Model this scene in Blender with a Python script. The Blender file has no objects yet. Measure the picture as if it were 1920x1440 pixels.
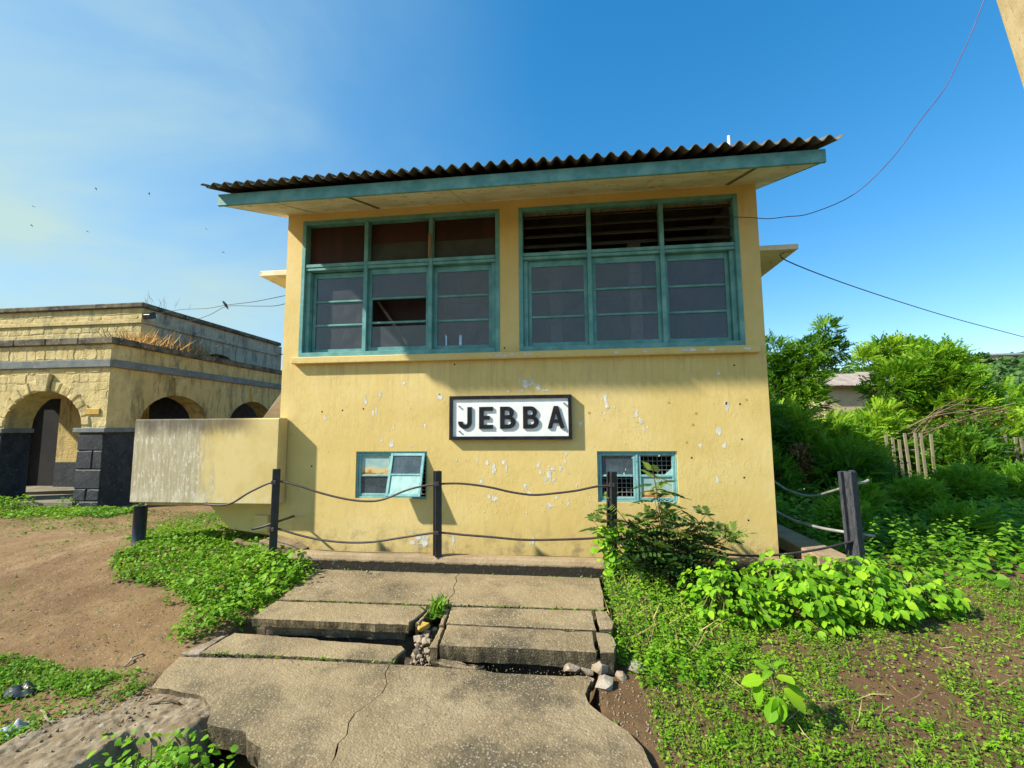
import bpy, bmesh, math, random
import numpy as np
from mathutils import Matrix, Vector
random.seed(7); RNG = np.random.default_rng(11)
R = math.radians
scene = bpy.context.scene
COL = scene.collection

# ------------------------------------------------------------------ camera
cam_d = bpy.data.cameras.new('camera'); cam = bpy.data.objects.new('camera', cam_d); COL.objects.link(cam)
cam_d.sensor_width = 36; cam_d.lens = 15.7125; cam_d.clip_start = .05; cam_d.clip_end = 3000
cam.matrix_world = Matrix(((.99275, .01869, .11875, 3.677), (.11999, -.09525, -.98819, -5.4),
                           (-.00716, .99528, -.0968, 1.482), (0, 0, 0, 1)))
scene.camera = cam
# ------------------------------------------------------------------ sky and sun
SUN = Vector((-2.307, -1.0, 2.018)).normalized()      # towards the sun
ELEV = math.asin(SUN.z); AZ = math.atan2(SUN.x, SUN.y)
world = bpy.data.worlds.new('World'); scene.world = world; world.use_nodes = True
nt = world.node_tree; nt.nodes.clear(); N = nt.nodes.new; L = nt.links.new
sky = N('ShaderNodeTexSky'); sky.sky_type = 'NISHITA'; sky.sun_disc = False
sky.sun_elevation = ELEV; sky.sun_rotation = AZ % (2*math.pi)
sky.air_density = 1.0; sky.dust_density = .35; sky.ozone_density = 2.6; sky.altitude = 150
hsv = N('ShaderNodeHueSaturation'); hsv.inputs['Saturation'].default_value = 1.30; hsv.inputs['Value'].default_value = 1.0
L(sky.outputs[0], hsv.inputs['Color'])
tc = N('ShaderNodeTexCoord'); mp = N('ShaderNodeMapping'); mp.inputs['Scale'].default_value = (1.0, 1.0, 2.6)
mp.inputs['Rotation'].default_value = (0, R(-18), R(20)); mp.inputs['Location'].default_value = (.3, .9, .2)
L(tc.outputs['Generated'], mp.inputs[0])
nz = N('ShaderNodeTexNoise'); nz.inputs['Scale'].default_value = 1.35; nz.inputs['Detail'].default_value = 9
nz.inputs['Roughness'].default_value = .52; nz.inputs['Distortion'].default_value = .5
L(mp.outputs[0], nz.inputs['Vector'])
rmp = N('ShaderNodeMapRange'); rmp.interpolation_type = 'SMOOTHSTEP'
rmp.inputs['From Min'].default_value = .36; rmp.inputs['From Max'].default_value = .74; L(nz.outputs['Fac'], rmp.inputs['Value'])
dt = N('ShaderNodeVectorMath'); dt.operation = 'DOT_PRODUCT'; dt.inputs[1].default_value = (-.93, -.37, -.25)
L(tc.outputs['Generated'], dt.inputs[0])
rm2 = N('ShaderNodeMapRange'); rm2.interpolation_type = 'SMOOTHSTEP'
rm2.inputs['From Min'].default_value = -.46; rm2.inputs['From Max'].default_value = .56; L(dt.outputs['Value'], rm2.inputs['Value'])
mu = N('ShaderNodeMath'); mu.operation = 'MULTIPLY_ADD'; L(rmp.outputs[0], mu.inputs[0]); mu.inputs[1].default_value = .80; mu.inputs[2].default_value = .45
mu2 = N('ShaderNodeMath'); mu2.operation = 'MULTIPLY'; L(mu.outputs[0], mu2.inputs[0]); L(rm2.outputs[0], mu2.inputs[1]); mu2.use_clamp = True
mixc = N('ShaderNodeMix'); mixc.data_type = 'RGBA'; L(mu2.outputs[0], mixc.inputs['Factor']); gm = N('ShaderNodeGamma'); gm.inputs['Gamma'].default_value = .76; L(hsv.outputs[0], gm.inputs['Color']); gsc = N('ShaderNodeVectorMath'); gsc.operation = 'SCALE'; gsc.inputs['Scale'].default_value = 1.28; L(gm.outputs[0], gsc.inputs[0]); hs2 = N('ShaderNodeHueSaturation'); hs2.inputs['Saturation'].default_value = 1.13; hs2.inputs['Value'].default_value = 1.06; L(gsc.outputs[0], hs2.inputs['Color']); L(hs2.outputs[0], mixc.inputs['A'])
mixc.inputs['B'].default_value = (2.35, 3.25, 3.25, 1)
bg = N('ShaderNodeBackground'); bg.inputs['Strength'].default_value = .108; L(mixc.outputs['Result'], bg.inputs['Color'])
wo = N('ShaderNodeOutputWorld'); L(bg.outputs[0], wo.inputs[0])
sl = bpy.data.lights.new('sun', 'SUN'); sl.energy = 4.0; sl.angle = R(1.4); sl.color = (1, .93, .80)
so = bpy.data.objects.new('sun', sl); COL.objects.link(so); so.rotation_euler = SUN.to_track_quat('Z', 'Y').to_euler(); so.location = (-12, -6, 12)
vs = scene.view_settings; vs.view_transform = 'Standard'; vs.look = 'None'; vs.gamma = 1; vs.use_curve_mapping = False; vs.exposure = 1.14
scene.cycles.max_bounces = 8; scene.cycles.transparent_max_bounces = 16; scene.cycles.caustics_reflective = False; scene.cycles.caustics_refractive = False

# ------------------------------------------------------------------ materials
def lin(r, g, b):
    f = lambda c: (c/255/12.92) if c/255 <= .04045 else ((c/255+.055)/1.055)**2.4
    return (f(r), f(g), f(b), 1)
MATS = {}
class NT:
    def __init__(s, name):
        s.m = bpy.data.materials.new(name); s.m.use_nodes = True; s.t = s.m.node_tree; s.t.nodes.clear()
        s.out = s.n('ShaderNodeOutputMaterial'); s.co = s.n('ShaderNodeTexCoord'); MATS[name] = s.m
    def n(s, ty, **kw):
        nd = s.t.nodes.new(ty)
        for k, v in kw.items(): setattr(nd, k, v)
        return nd
    def l(s, a, b): s.t.links.new(a, b)
    def vec(s, stretch=(1, 1, 1), coord='Object', off=(0, 0, 0)):
        m = s.n('ShaderNodeMapping'); m.inputs['Scale'].default_value = stretch; m.inputs['Location'].default_value = off
        s.l(s.co.outputs[coord], m.inputs[0]); return m.outputs[0]
    def noise(s, scale, detail=5, rough=.6, vec=None, dist=0):
        nd = s.n('ShaderNodeTexNoise'); nd.inputs['Scale'].default_value = scale; nd.inputs['Detail'].default_value = detail
        nd.inputs['Roughness'].default_value = rough; nd.inputs['Distortion'].default_value = dist
        s.l(vec if vec is not None else s.vec(), nd.inputs['Vector']); return nd.outputs['Fac']
    def voro(s, scale, vec=None, feat='F1', out='Distance'):
        nd = s.n('ShaderNodeTexVoronoi'); nd.feature = feat; nd.inputs['Scale'].default_value = scale
        s.l(vec if vec is not None else s.vec(), nd.inputs['Vector']); return nd.outputs[out]
    def rng(s, v, a, b, c=0, d=1, smooth=True):
        nd = s.n('ShaderNodeMapRange'); nd.interpolation_type = 'SMOOTHSTEP' if smooth else 'LINEAR'
        for k, x in zip(('From Min', 'From Max', 'To Min', 'To Max'), (a, b, c, d)): nd.inputs[k].default_value = x
        s.l(v, nd.inputs['Value']); return nd.outputs[0]
    def math(s, op, a, b=None):
        nd = s.n('ShaderNodeMath', operation=op)
        for i, x in enumerate((a, b)):
            if x is None: continue
            if isinstance(x, (int, float)): nd.inputs[i].default_value = x
            else: s.l(x, nd.inputs[i])
        return nd.outputs[0]
    def mix(s, fac, a, b, blend='MIX'):
        nd = s.n('ShaderNodeMix', data_type='RGBA', blend_type=blend)
        for k, x in (('Factor', fac), ('A', a), ('B', b)):
            if isinstance(x, (int, float)): nd.inputs[k].default_value = x
            elif isinstance(x, tuple): nd.inputs[k].default_value = x
            else: s.l(x, nd.inputs[k])
        return nd.outputs['Result']
    def axis(s, i, coord='Object'):
        x = s.n('ShaderNodeSeparateXYZ'); s.l(s.co.outputs[coord], x.inputs[0]); return x.outputs[i]
    def bump(s, h, strength=.3, dist=.02, prev=None):
        b = s.n('ShaderNodeBump'); b.inputs['Strength'].default_value = strength; b.inputs['Distance'].default_value = dist
        s.l(h, b.inputs['Height'])
        if prev is not None: s.l(prev, b.inputs['Normal'])
        return b.outputs[0]
    def done(s, col, rough=.8, normal=None, spec=.3, metal=0):
        p = s.n('ShaderNodeBsdfPrincipled')
        if isinstance(col, tuple): p.inputs['Base Color'].default_value = col
        else: s.l(col, p.inputs['Base Color'])
        if isinstance(rough, (int, float)): p.inputs['Roughness'].default_value = rough
        else: s.l(rough, p.inputs['Roughness'])
        p.inputs['Specular IOR Level'].default_value = spec; p.inputs['Metallic'].default_value = metal
        if normal is not None: s.l(normal, p.inputs['Normal'])
        s.l(p.outputs[0], s.out.inputs[0]); s.p = p; return s.m

def simple(name, c1, c2, scale=4, rough=.7, bump=.15, bscale=40, stretch=(1, 1, 1), spec=.3, c3=None, metal=0):
    t = NT(name); v = t.vec(stretch)
    col = t.mix(t.rng(t.noise(scale, 6, .6, v), .35, .65), c1, c2)
    if c3: col = t.mix(t.rng(t.noise(scale*3.1, 7, .65, v), .56, .68), col, c3)
    return t.done(col, rough, t.bump(t.noise(bscale, 5, .6, v), bump, .01), spec, metal)

def m_wall():
    t = NT('yellow_wall_paint'); v = t.vec()
    c = t.mix(t.rng(t.noise(1.3, 5, .6, v), .35, .7), (.625, .465, .165, 1), (.690, .530, .205, 1))
    c = t.mix(t.rng(t.noise(9, 6, .7, v), .5, .75), c, (.60, .44, .15, 1))
    vs_ = t.vec((3, 3, .5)); c = t.mix(t.math('MULTIPLY', t.rng(t.noise(2.2, 7, .7, vs_), .55, .78), .35), c, (.40, .29, .12, 1))
    spk = t.voro(38, v); c = t.mix(t.math('MULTIPLY', t.rng(spk, .10, .05), t.rng(t.noise(5, 3, .5, v), .62, .68)), c, (.78, .76, .66, 1))
    zz = t.axis(2); stk = t.math('MULTIPLY', t.math('MULTIPLY', t.rng(zz, 1.35, 2.33), t.rng(zz, 2.36, 2.33)), t.rng(t.noise(3.0, 8, .72, t.vec((5, 5, .35), off=(1, 2, 3))), .46, .72)); c = t.mix(t.math('MULTIPLY', stk, .55), c, (.36, .26, .11, 1))
    fad = t.rng(t.noise(.8, 4, .6, t.vec(off=(9, 4, 2))), .45, .7); c = t.mix(t.math('MULTIPLY', fad, .35), c, (.76, .62, .32, 1))
    low = t.math('MULTIPLY', t.rng(zz, .42, 0.0), t.rng(t.noise(6, 7, .7, v), .45, .68)); c = t.mix(t.math('MULTIPLY', low, .75), c, (.25, .19, .11, 1))
    b1 = t.bump(t.noise(16, 4, .55, t.vec((1, 1, .6))), .22, .012); wrk = t.math('ABSOLUTE', t.math('SUBTRACT', t.noise(9, 6, .62, t.vec((1.15, 1.15, .55)), 1.6), .5)); b2 = t.bump(t.math('MULTIPLY', t.rng(wrk, .03, .0), t.rng(t.noise(1.6, 3, .5, v), .42, .62)), .30, .008, b1)
    b3 = t.bump(t.noise(90, 3, .5, v), .15, .004, b2)
    t.done(c, .62, b3, .25)
m_wall()
simple('white_flake', lin(225, 222, 212), lin(190, 188, 176), 12, .85, .3, 60)
simple('soffit_board', (.84, .78, .60, 1), (.70, .62, .44, 1), 2.5, .9, .08, 60, (1, 1, 1), .1, (.45, .36, .20, 1))
def m_teal():
    t = NT('teal_paint'); v = t.vec(); vs_ = t.vec((.6, 3, 3))
    c = t.mix(t.rng(t.noise(5, 6, .65, v), .35, .68), (.085, .255, .250, 1), (.165, .385, .375, 1))
    c = t.mix(t.rng(t.noise(14, 8, .7, vs_), .58, .74), c, (.075, .24, .21, 1))
    c = t.mix(t.math('MULTIPLY', t.rng(t.noise(20, 7, .78, v), .61, .69), .8), c, (.12, .10, .07, 1))
    t.done(c, .5, t.bump(t.noise(40, 6, .7, vs_), .35, .006), .3)
m_teal()
simple('blue_window_paint', (.150, .350, .370, 1), (.23, .46, .46, 1), 9, .5, .25, 50, c3=(.36, .50, .48, 1))
simple('black_paint', (.012, .013, .016, 1), (.024, .026, .032, 1), 9, .42, .3, 40, spec=.45)
simple('weathered_black_timber', (.018, .02, .026, 1), (.06, .063, .075, 1), 14, .7, .5, 45, (6, 6, .7), .3, (.13, .13, .14, 1))
simple('rail_pipe', (.03, .022, .024, 1), (.055, .04, .042, 1), 12, .5, .2, 60, spec=.4)
simple('galvanised_pipe', (.34, .34, .32, 1), (.20, .19, .17, 1), 8, .45, .2, 60, metal=.3)
simple('blue_black_pipe', (.010, .016, .030, 1), (.022, .034, .058, 1), 6, .5, .2, 40, spec=.4)
simple('asbestos_sheet', (.17, .155, .125, 1), (.085, .075, .055, 1), 5, .95, .3, 70, (1, .3, 1), .1, (.04, .032, .024, 1))
simple('sign_white', (.86, .88, .88, 1), (.76, .79, .79, 1), 7, .45, .12, 60, spec=.4)
simple('sign_black', (.008, .009, .012, 1), (.018, .019, .024, 1), 10, .5, .2, 50, spec=.2)
simple('bolt_metal', (.45, .44, .42, 1), (.3, .28, .25, 1), 20, .45, .1, 60, metal=.6)
simple('room_plaster', (.20, .20, .17, 1), (.15, .15, .125, 1), 3, .9, .1, 40)
simple('room_ceiling', (.10, .085, .055, 1), (.065, .052, .034, 1), 4, .9, .1, 40)
simple('plywood', (.050, .017, .009, 1), (.026, .010, .006, 1), 5, .6, .15, 40, (1, 1, .15))
simple('dusty_board', (.055, .060, .045, 1), (.035, .038, .030, 1), 3, .8, .1, 40)
simple('raw_timber', (.26, .19, .11, 1), (.15, .10, .055, 1), 8, .85, .3, 50, (4, 4, .4))
simple('paper_white', (.75, .79, .82, 1), (.66, .70, .74, 1), 6, .8, .05, 40)
simple('iron_mesh', (.30, .31, .33, 1), (.20, .20, .21, 1), 20, .55, .1, 60)
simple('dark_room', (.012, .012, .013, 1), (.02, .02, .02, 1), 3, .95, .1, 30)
def m_rust():
    t = NT('rusty_panel'); v = t.vec(); z = t.axis(2)
    c = t.mix(t.rng(t.noise(7, 5, .6, v), .35, .65), (.24, .42, .44, 1), (.42, .52, .45, 1))
    f = t.math('ADD', t.rng(z, .07, -.13), t.math('MULTIPLY', t.math('SUBTRACT', t.noise(9, 7, .7, t.vec((.6, 1, 1.5))), .5), 1.5))
    c = t.mix(t.rng(f, .45, .75), c, (.62, .50, .22, 1)); c = t.mix(t.rng(f, .80, 1.05), c, (.40, .14, .025, 1))
    t.done(c, .7, t.bump(t.noise(60, 4, .6, v), .3, .004), .2)
m_rust()
simple('pale_green_panel', (.36, .58, .55, 1), (.26, .46, .44, 1), 12, .6, .2, 50, (1, 1, .5), c3=(.46, .60, .54, 1))
def m_glass(name, dust, dcol, f=.5):
    t = NT(name); tr = t.n('ShaderNodeBsdfTransparent'); tr.inputs[0].default_value = (.80, .83, .84, 1)
    gl = t.n('ShaderNodeBsdfGlossy'); gl.inputs['Roughness'].default_value = .05; t.l(t.bump(t.noise(2.2, 2, .5), .12, .05), gl.inputs['Normal'])
    df = t.n('ShaderNodeBsdfDiffuse'); df.inputs[0].default_value = dcol
    fr = t.n('ShaderNodeFresnel'); fr.inputs[0].default_value = 1.6
    m1 = t.n('ShaderNodeMixShader'); t.l(fr.outputs[0], m1.inputs[0]); t.l(tr.outputs[0], m1.inputs[1]); t.l(gl.outputs[0], m1.inputs[2])
    m2 = t.n('ShaderNodeMixShader'); d = t.rng(t.math('ADD', t.noise(3.5, 7, .65), t.math('MULTIPLY', t.math('SUBTRACT', t.noise(6, 8, .75, t.vec((5, 5, .5))), .5), .35)), .3, .75, dust*.45, dust*1.2); d = t.math('MULTIPLY', d, t.math('ADD', t.math('MULTIPLY', t.n('ShaderNodeObjectInfo').outputs['Random'], .7), .65)); t.l(d, m2.inputs[0]); t.l(m1.outputs[0], m2.inputs[1]); t.l(df.outputs[0], m2.inputs[2])
    t.l(m2.outputs[0], t.out.inputs[0])
m_glass('dusty_glass', .34, (.22, .225, .245, 1)); m_glass('dark_glass', .10, (.25, .28, .3, 1)); m_glass('blue_glass', .38, (.17, .24, .29, 1))
def m_conc():
    t = NT('aggregate_concrete'); v = t.vec()
    c = t.mix(t.rng(t.noise(2.2, 6, .65, v), .34, .68), (.200, .152, .086, 1), (.305, .240, .145, 1))
    c = t.mix(t.math('MULTIPLY', t.rng(t.noise(1.5, 8, .7, t.vec(off=(3, 7, 2))), .48, .64), .80), c, (.075, .066, .045, 1))
    vc = t.voro(75, v, out='Color'); sp = t.n('ShaderNodeSeparateColor'); t.l(vc, sp.inputs[0]); d = t.voro(75, v)
    peb = t.math('MULTIPLY', t.rng(d, .50, .36), t.rng(sp.outputs[0], .45, .5))
    pc = t.mix(sp.outputs[1], (.13, .10, .06, 1), (.42, .35, .245, 1)); c = t.mix(t.math('MULTIPLY', peb, .8), c, pc)
    v2 = t.voro(58, v, out='Color'); s2 = t.n('ShaderNodeSeparateColor'); t.l(v2, s2.inputs[0]); d2 = t.voro(58, v)
    p2 = t.math('MULTIPLY', t.rng(d2, .34, .25), t.rng(s2.outputs[2], .93, .95)); c = t.mix(p2, c, (.50, .46, .37, 1))
    big = t.rng(t.noise(.9, 5, .6, t.vec(off=(2, 1, 5))), .40, .66); c = t.mix(t.math('MULTIPLY', big, .45), c, (.36, .28, .155, 1))
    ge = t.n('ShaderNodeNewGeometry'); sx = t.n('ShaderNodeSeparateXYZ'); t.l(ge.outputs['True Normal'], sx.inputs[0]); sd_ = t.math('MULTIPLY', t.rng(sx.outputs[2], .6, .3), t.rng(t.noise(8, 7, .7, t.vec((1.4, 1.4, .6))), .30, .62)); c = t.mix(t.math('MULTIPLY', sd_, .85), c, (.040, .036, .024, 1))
    b = t.bump(t.math('MULTIPLY', d, -1), .5, .006); b = t.bump(t.noise(14, 7, .7, v), .7, .02, b)
    t.done(c, .92, b, .15)
m_conc()
def m_kerb():
    t = NT('mossy_concrete'); v = t.vec(); z = t.axis(2)
    c = t.mix(t.rng(t.noise(5, 7, .65, t.vec((.6, 1, 1))), .35, .65), (.27, .20, .12, 1), (.36, .275, .17, 1))
    f = t.math('ADD', t.rng(z, .065, -.01), t.math('MULTIPLY', t.math('SUBTRACT', t.noise(9, 7, .7, v), .5), 1.1))
    c = t.mix(t.rng(f, .3, .62), c, (.035, .032, .024, 1)); c = t.mix(t.math('MULTIPLY', t.rng(t.noise(30, 5, .7, v), .60, .7), .6), c, (.30, .28, .24, 1))
    t.done(c, .95, t.bump(t.noise(26, 7, .7, v), .7, .02), .1)
m_kerb()
simple('broken_concrete', (.32, .26, .19, 1), (.21, .165, .115, 1), 9, .95, .8, 30, c3=(.42, .38, .32, 1), spec=.1)
simple('crumbled', (.19, .145, .09, 1), (.275, .225, .155, 1), 7, .97, .6, 40, c3=(.35, .31, .25, 1), spec=.05)
simple('dark_broken_concrete', (.16, .13, .09, 1), (.09, .072, .05, 1), 8, .95, .9, 26, c3=(.24, .21, .16, 1), spec=.1)
def m_parapet():
    t = NT('stained_parapet'); v = t.vec(); x = t.axis(0); z = t.axis(2); vs_ = t.vec((6, 6, .45))
    yel = t.mix(t.rng(t.noise(3, 6, .6, v), .35, .65), (.56, .43, .17, 1), (.62, .50, .23, 1))
    gry = t.mix(t.rng(t.noise(7, 7, .7, vs_), .40, .62), (.36, .31, .19, 1), (.45, .40, .28, 1))
    gry = t.mix(t.rng(t.noise(9, 8, .72, t.vec((4, 4, 1.2), off=(5, 1, 2))), .53, .62), gry, (.60, .575, .47, 1))
    f = t.math('ADD', t.rng(x, -.20, -1.35), t.math('MULTIPLY', t.math('SUBTRACT', t.noise(2.2, 7, .7, t.vec((2.2, 1, .4))), .5), 1.7))
    c = t.mix(t.rng(f, .3, .75), yel, gry)
    g = t.math('ADD', t.rng(z, 1.15, 1.60, 0, 1.05), t.math('MULTIPLY', t.math('SUBTRACT', t.noise(3, 8, .75, t.vec((3, 3, .8))), .5), 1.0))
    dk = t.math('MULTIPLY', t.rng(g, .45, 1.15), t.rng(x, .0, -.6)); c = t.mix(t.math('MULTIPLY', dk, .9), c, (.10, .088, .065, 1))
    lt = t.math('MULTIPLY', t.rng(z, .75, .55), t.rng(t.noise(5, 6, .7, v), .45, .6)); c = t.mix(t.math('MULTIPLY', lt, .5), c, (.66, .62, .50, 1))
    t.done(c, .85, t.bump(t.noise(30, 6, .65, vs_), .3, .008), .2)
m_parapet()
def m_mason(name, a, b, dirt, amt=.9, brick=False):
    t = NT(name); v = t.vec(coord='Object')
    c = t.mix(t.rng(t.noise(2.6, 6, .65, v), .34, .66), a, b)
    c = t.mix(t.math('MULTIPLY', t.rng(t.noise(1.4, 8, .72, t.vec((1.6, 1.6, .55), off=(2, 5, 1))), .50, .70), amt), c, dirt)
    c = t.mix(t.math('MULTIPLY', t.rng(t.noise(11, 6, .7, v), .55, .7), .5), c, (.36, .22, .07, 1))
    c = t.mix(t.math('MULTIPLY', t.rng(t.noise(2.4, 8, .75, t.vec((2.6, 2.6, .5), off=(7, 3, 8))), .48, .63), amt*.75), c, (.075, .073, .058, 1))
    n = t.bump(t.noise(13, 7, .68, v), .75, .03)
    if brick:
        bt = t.n('ShaderNodeTexBrick'); bt.inputs['Scale'].default_value = 3.2; bt.inputs['Mortar Size'].default_value = .022; bt.offset = .37
        m = t.n('ShaderNodeMapping'); m.inputs['Rotation'].default_value = (0, R(90), 0); sx = t.n('ShaderNodeSeparateXYZ'); cx = t.n('ShaderNodeCombineXYZ')
        t.l(t.co.outputs['Object'], sx.inputs[0]); t.l(sx.outputs[1], cx.inputs[0]); t.l(sx.outputs[2], cx.inputs[1]); t.l(cx.outputs[0], bt.inputs['Vector'])
        n = t.bump(bt.outputs['Fac'], .5, -.012, n)
    t.done(c, .9, n, .15)
m_mason('washed_stone', (.54, .43, .19, 1), (.63, .52, .26, 1), (.20, .185, .13, 1), .48)
m_mason('washed_side', (.50, .385, .15, 1), (.56, .44, .20, 1), (.12, .12, .10, 1), .75, True)
m_mason('grey_side', (.36, .34, .27, 1), (.44, .40, .29, 1), (.10, .105, .10, 1), .85, True)
m_mason('mortar_wash', (.54, .43, .19, 1), (.63, .52, .26, 1), (.20, .185, .13, 1), .48)
simple('slate_band', (.13, .15, .155, 1), (.19, .205, .20, 1), 4, .85, .4, 30, c3=(.28, .27, .2, 1), spec=.15)
simple('dark_coping', (.065, .060, .050, 1), (.17, .150, .105, 1), 4, .95, .6, 25, c3=(.36, .30, .19, 1), spec=.1)
simple('black_stone_and_shade', (.013, .016, .022, 1), (.030, .035, .045, 1), 5, .6, .9, 18, c3=(.07, .078, .09, 1), spec=.35)  # black pier and dado stone, also used as painted shade on block_side
simple('plaque_brass', (.45, .28, .05, 1), (.55, .36, .09, 1), 10, .5, .1, 40)
simple('veranda_floor', (.23, .21, .15, 1), (.16, .14, .10, 1), 3, .85, .1, 30)
def m_soil():
    t = NT('soil'); v = t.vec(); x = t.axis(0)
    red = t.mix(t.rng(t.noise(.9, 7, .65, v), .34, .66), (.215, .135, .068, 1), (.300, .205, .110, 1))
    drk = t.mix(t.rng(t.noise(2.2, 7, .7, v), .35, .65), (.115, .072, .038, 1), (.180, .115, .060, 1))
    c = t.mix(t.rng(x, 1.0, 3.2), red, drk)
    c = t.mix(t.math('MULTIPLY', t.rng(t.noise(6, 8, .75, v), .50, .66), .7), c, (.15, .098, .055, 1))
    c = t.mix(t.math('MULTIPLY', t.rng(t.noise(1.7, 8, .7, t.vec(off=(4, 4, 0))), .56, .68), .5), c, (.13, .12, .045, 1))
    c = t.mix(t.math('MULTIPLY', t.rng(t.noise(.55, 6, .65, t.vec(off=(1, 8, 0))), .46, .62), .55), c, (.125, .072, .040, 1))
    vc = t.voro(42, v, out='Color'); sp = t.n('ShaderNodeSeparateColor'); t.l(vc, sp.inputs[0]); d = t.voro(42, v)
    c = t.mix(t.math('MULTIPLY', t.rng(d, .3, .2), t.rng(sp.outputs[0], .9, .92)), c, (.42, .36, .28, 1))
    b = t.bump(t.noise(9, 8, .72, v), .8, .04); b = t.bump(t.noise(60, 6, .7, v), .5, .012, b)
    t.done(c, .97, b, .08)
m_soil()
def m_leaf(name, dark, mid, light, trans=.35, rough=.55, spec=.2, source='tint'):
    t = NT(name)
    if source == 'tint': a = t.n('ShaderNodeAttribute', attribute_name='tint').outputs['Fac']
    else: a = t.n('ShaderNodeObjectInfo').outputs['Random']
    r = t.n('ShaderNodeValToRGB'); e = r.color_ramp.elements; e[0].color = dark; e[1].color = light; e[0].position = .0; e[1].position = 1
    m_ = e.new(.5); m_.color = mid; t.l(a, r.inputs[0])
    c = t.mix(t.math('MULTIPLY', t.rng(t.noise(25, 4, .6), .45, .7), .25), r.outputs[0], dark)
    if source == 'rand':
        ax = t.math('ABSOLUTE', t.axis(0)); c = t.mix(t.math('MULTIPLY', t.rng(ax, .028, .004), .45), c, (.40, .55, .12, 1))
        ay = t.math('ADD', t.axis(1), t.math('MULTIPLY', ax, -.7)); vn_ = t.rng(t.math('ABSOLUTE', t.math('SUBTRACT', t.math('FRACT', t.math('MULTIPLY', ay, 7.0)), .5)), .06, .0); c = t.mix(t.math('MULTIPLY', vn_, .22), c, (.36, .52, .12, 1))
        c = t.mix(t.math('MULTIPLY', t.rng(t.noise(5, 6, .7), .66, .74), .45), c, (.22, .19, .04, 1))
    p = t.n('ShaderNodeBsdfPrincipled'); t.l(c, p.inputs['Base Color']); p.inputs['Roughness'].default_value = rough; p.inputs['Specular IOR Level'].default_value = spec
    tr = t.n('ShaderNodeBsdfTranslucent'); t.l(t.mix(.5, c, light), tr.inputs[0])
    mx = t.n('ShaderNodeMixShader'); mx.inputs[0].default_value = trans; t.l(p.outputs[0], mx.inputs[1]); t.l(tr.outputs[0], mx.inputs[2]); t.l(mx.outputs[0], t.out.inputs[0])
m_leaf('lime_leaf', (.085, .250, .010, 1), (.190, .430, .012, 1), (.34, .56, .02, 1), .38, source='rand')
m_leaf('lime_leaf_mass', (.07, .20, .008, 1), (.15, .36, .012, 1), (.28, .50, .02, 1), .38)
m_leaf('weed_leaf', (.030, .110, .008, 1), (.110, .290, .012, 1), (.27, .46, .03, 1), .35)
m_leaf('cover_leaf', (.050, .120, .010, 1), (.115, .250, .014, 1), (.25, .38, .03, 1), .3)
m_leaf('neem_leaf', (.018, .050, .012, 1), (.045, .110, .022, 1), (.17, .24, .03, 1), .25, .55, .2)
m_leaf('tree_leaf', (.016, .060, .006, 1), (.065, .185, .010, 1), (.20, .38, .02, 1), .36)
m_leaf('bush_leaf', (.022, .075, .006, 1), (.110, .275, .010, 1), (.32, .49, .02, 1), .38)
m_leaf('hill_leaf', (.030, .080, .022, 1), (.055, .125, .030, 1), (.10, .18, .04, 1), .2)
m_leaf('straw', (.26, .19, .08, 1), (.42, .32, .14, 1), (.58, .47, .24, 1), .15, .8, .1)
m_leaf('dry_orange', (.34, .17, .045, 1), (.52, .29, .085, 1), (.66, .44, .17, 1), .2, .8, .1)
m_leaf('brown_leaf', (.10, .055, .02, 1), (.20, .12, .045, 1), (.33, .22, .09, 1), .2, .8, .1)
simple('bark', (.16, .12, .08, 1), (.09, .065, .04, 1), 10, .9, .5, 40, (4, 4, .6), .1)
simple('green_stem', (.10, .15, .03, 1), (.17, .16, .06, 1), 10, .7, .2, 40)
simple('grey_picket', (.30, .27, .17, 1), (.22, .20, .12, 1), 6, .9, .4, 40, (4, 4, .5))
simple('hill_ground', (.08, .13, .035, 1), (.13, .15, .05, 1), .08, .95, .3, .5, c3=(.25, .19, .10, 1))
simple('rust_roof', (.36, .31, .27, 1), (.28, .22, .18, 1), 3, .8, .3, 20, c3=(.55, .47, .40, 1))
simple('far_wall', (.50, .40, .26, 1), (.44, .34, .22, 1), 2, .9, .1, 10)
simple('far_roof', (.36, .45, .50, 1), (.30, .37, .42, 1), 1, .6, .1, 10)
simple('far_grey_roof', (.16, .17, .18, 1), (.22, .23, .24, 1), 1, .8, .1, 10)
simple('pole_concrete', (.34, .265, .13, 1), (.43, .345, .19, 1), 5, .9, .4, 40, (2, 2, .6), .15, (.24, .19, .10, 1))
simple('wire_black', (.012, .010, .016, 1), (.02, .016, .026, 1), 8, .5, 0, 20)
simple('wire_purple', (.075, .035, .11, 1), (.12, .07, .15, 1), 8, .5, 0, 20)
simple('black_plastic', (.008, .009, .012, 1), (.02, .022, .03, 1), 9, .3, .3, 40, spec=.5)
simple('grey_plastic', (.30, .34, .40, 1), (.42, .44, .48, 1), 9, .4, .3, 40, spec=.4)
simple('bird_dark', (.02, .02, .025, 1), (.03, .03, .035, 1), 9, .8, 0, 20)
simple('pebble', (.36, .32, .26, 1), (.26, .22, .17, 1), 20, .9, .4, 60)

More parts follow.
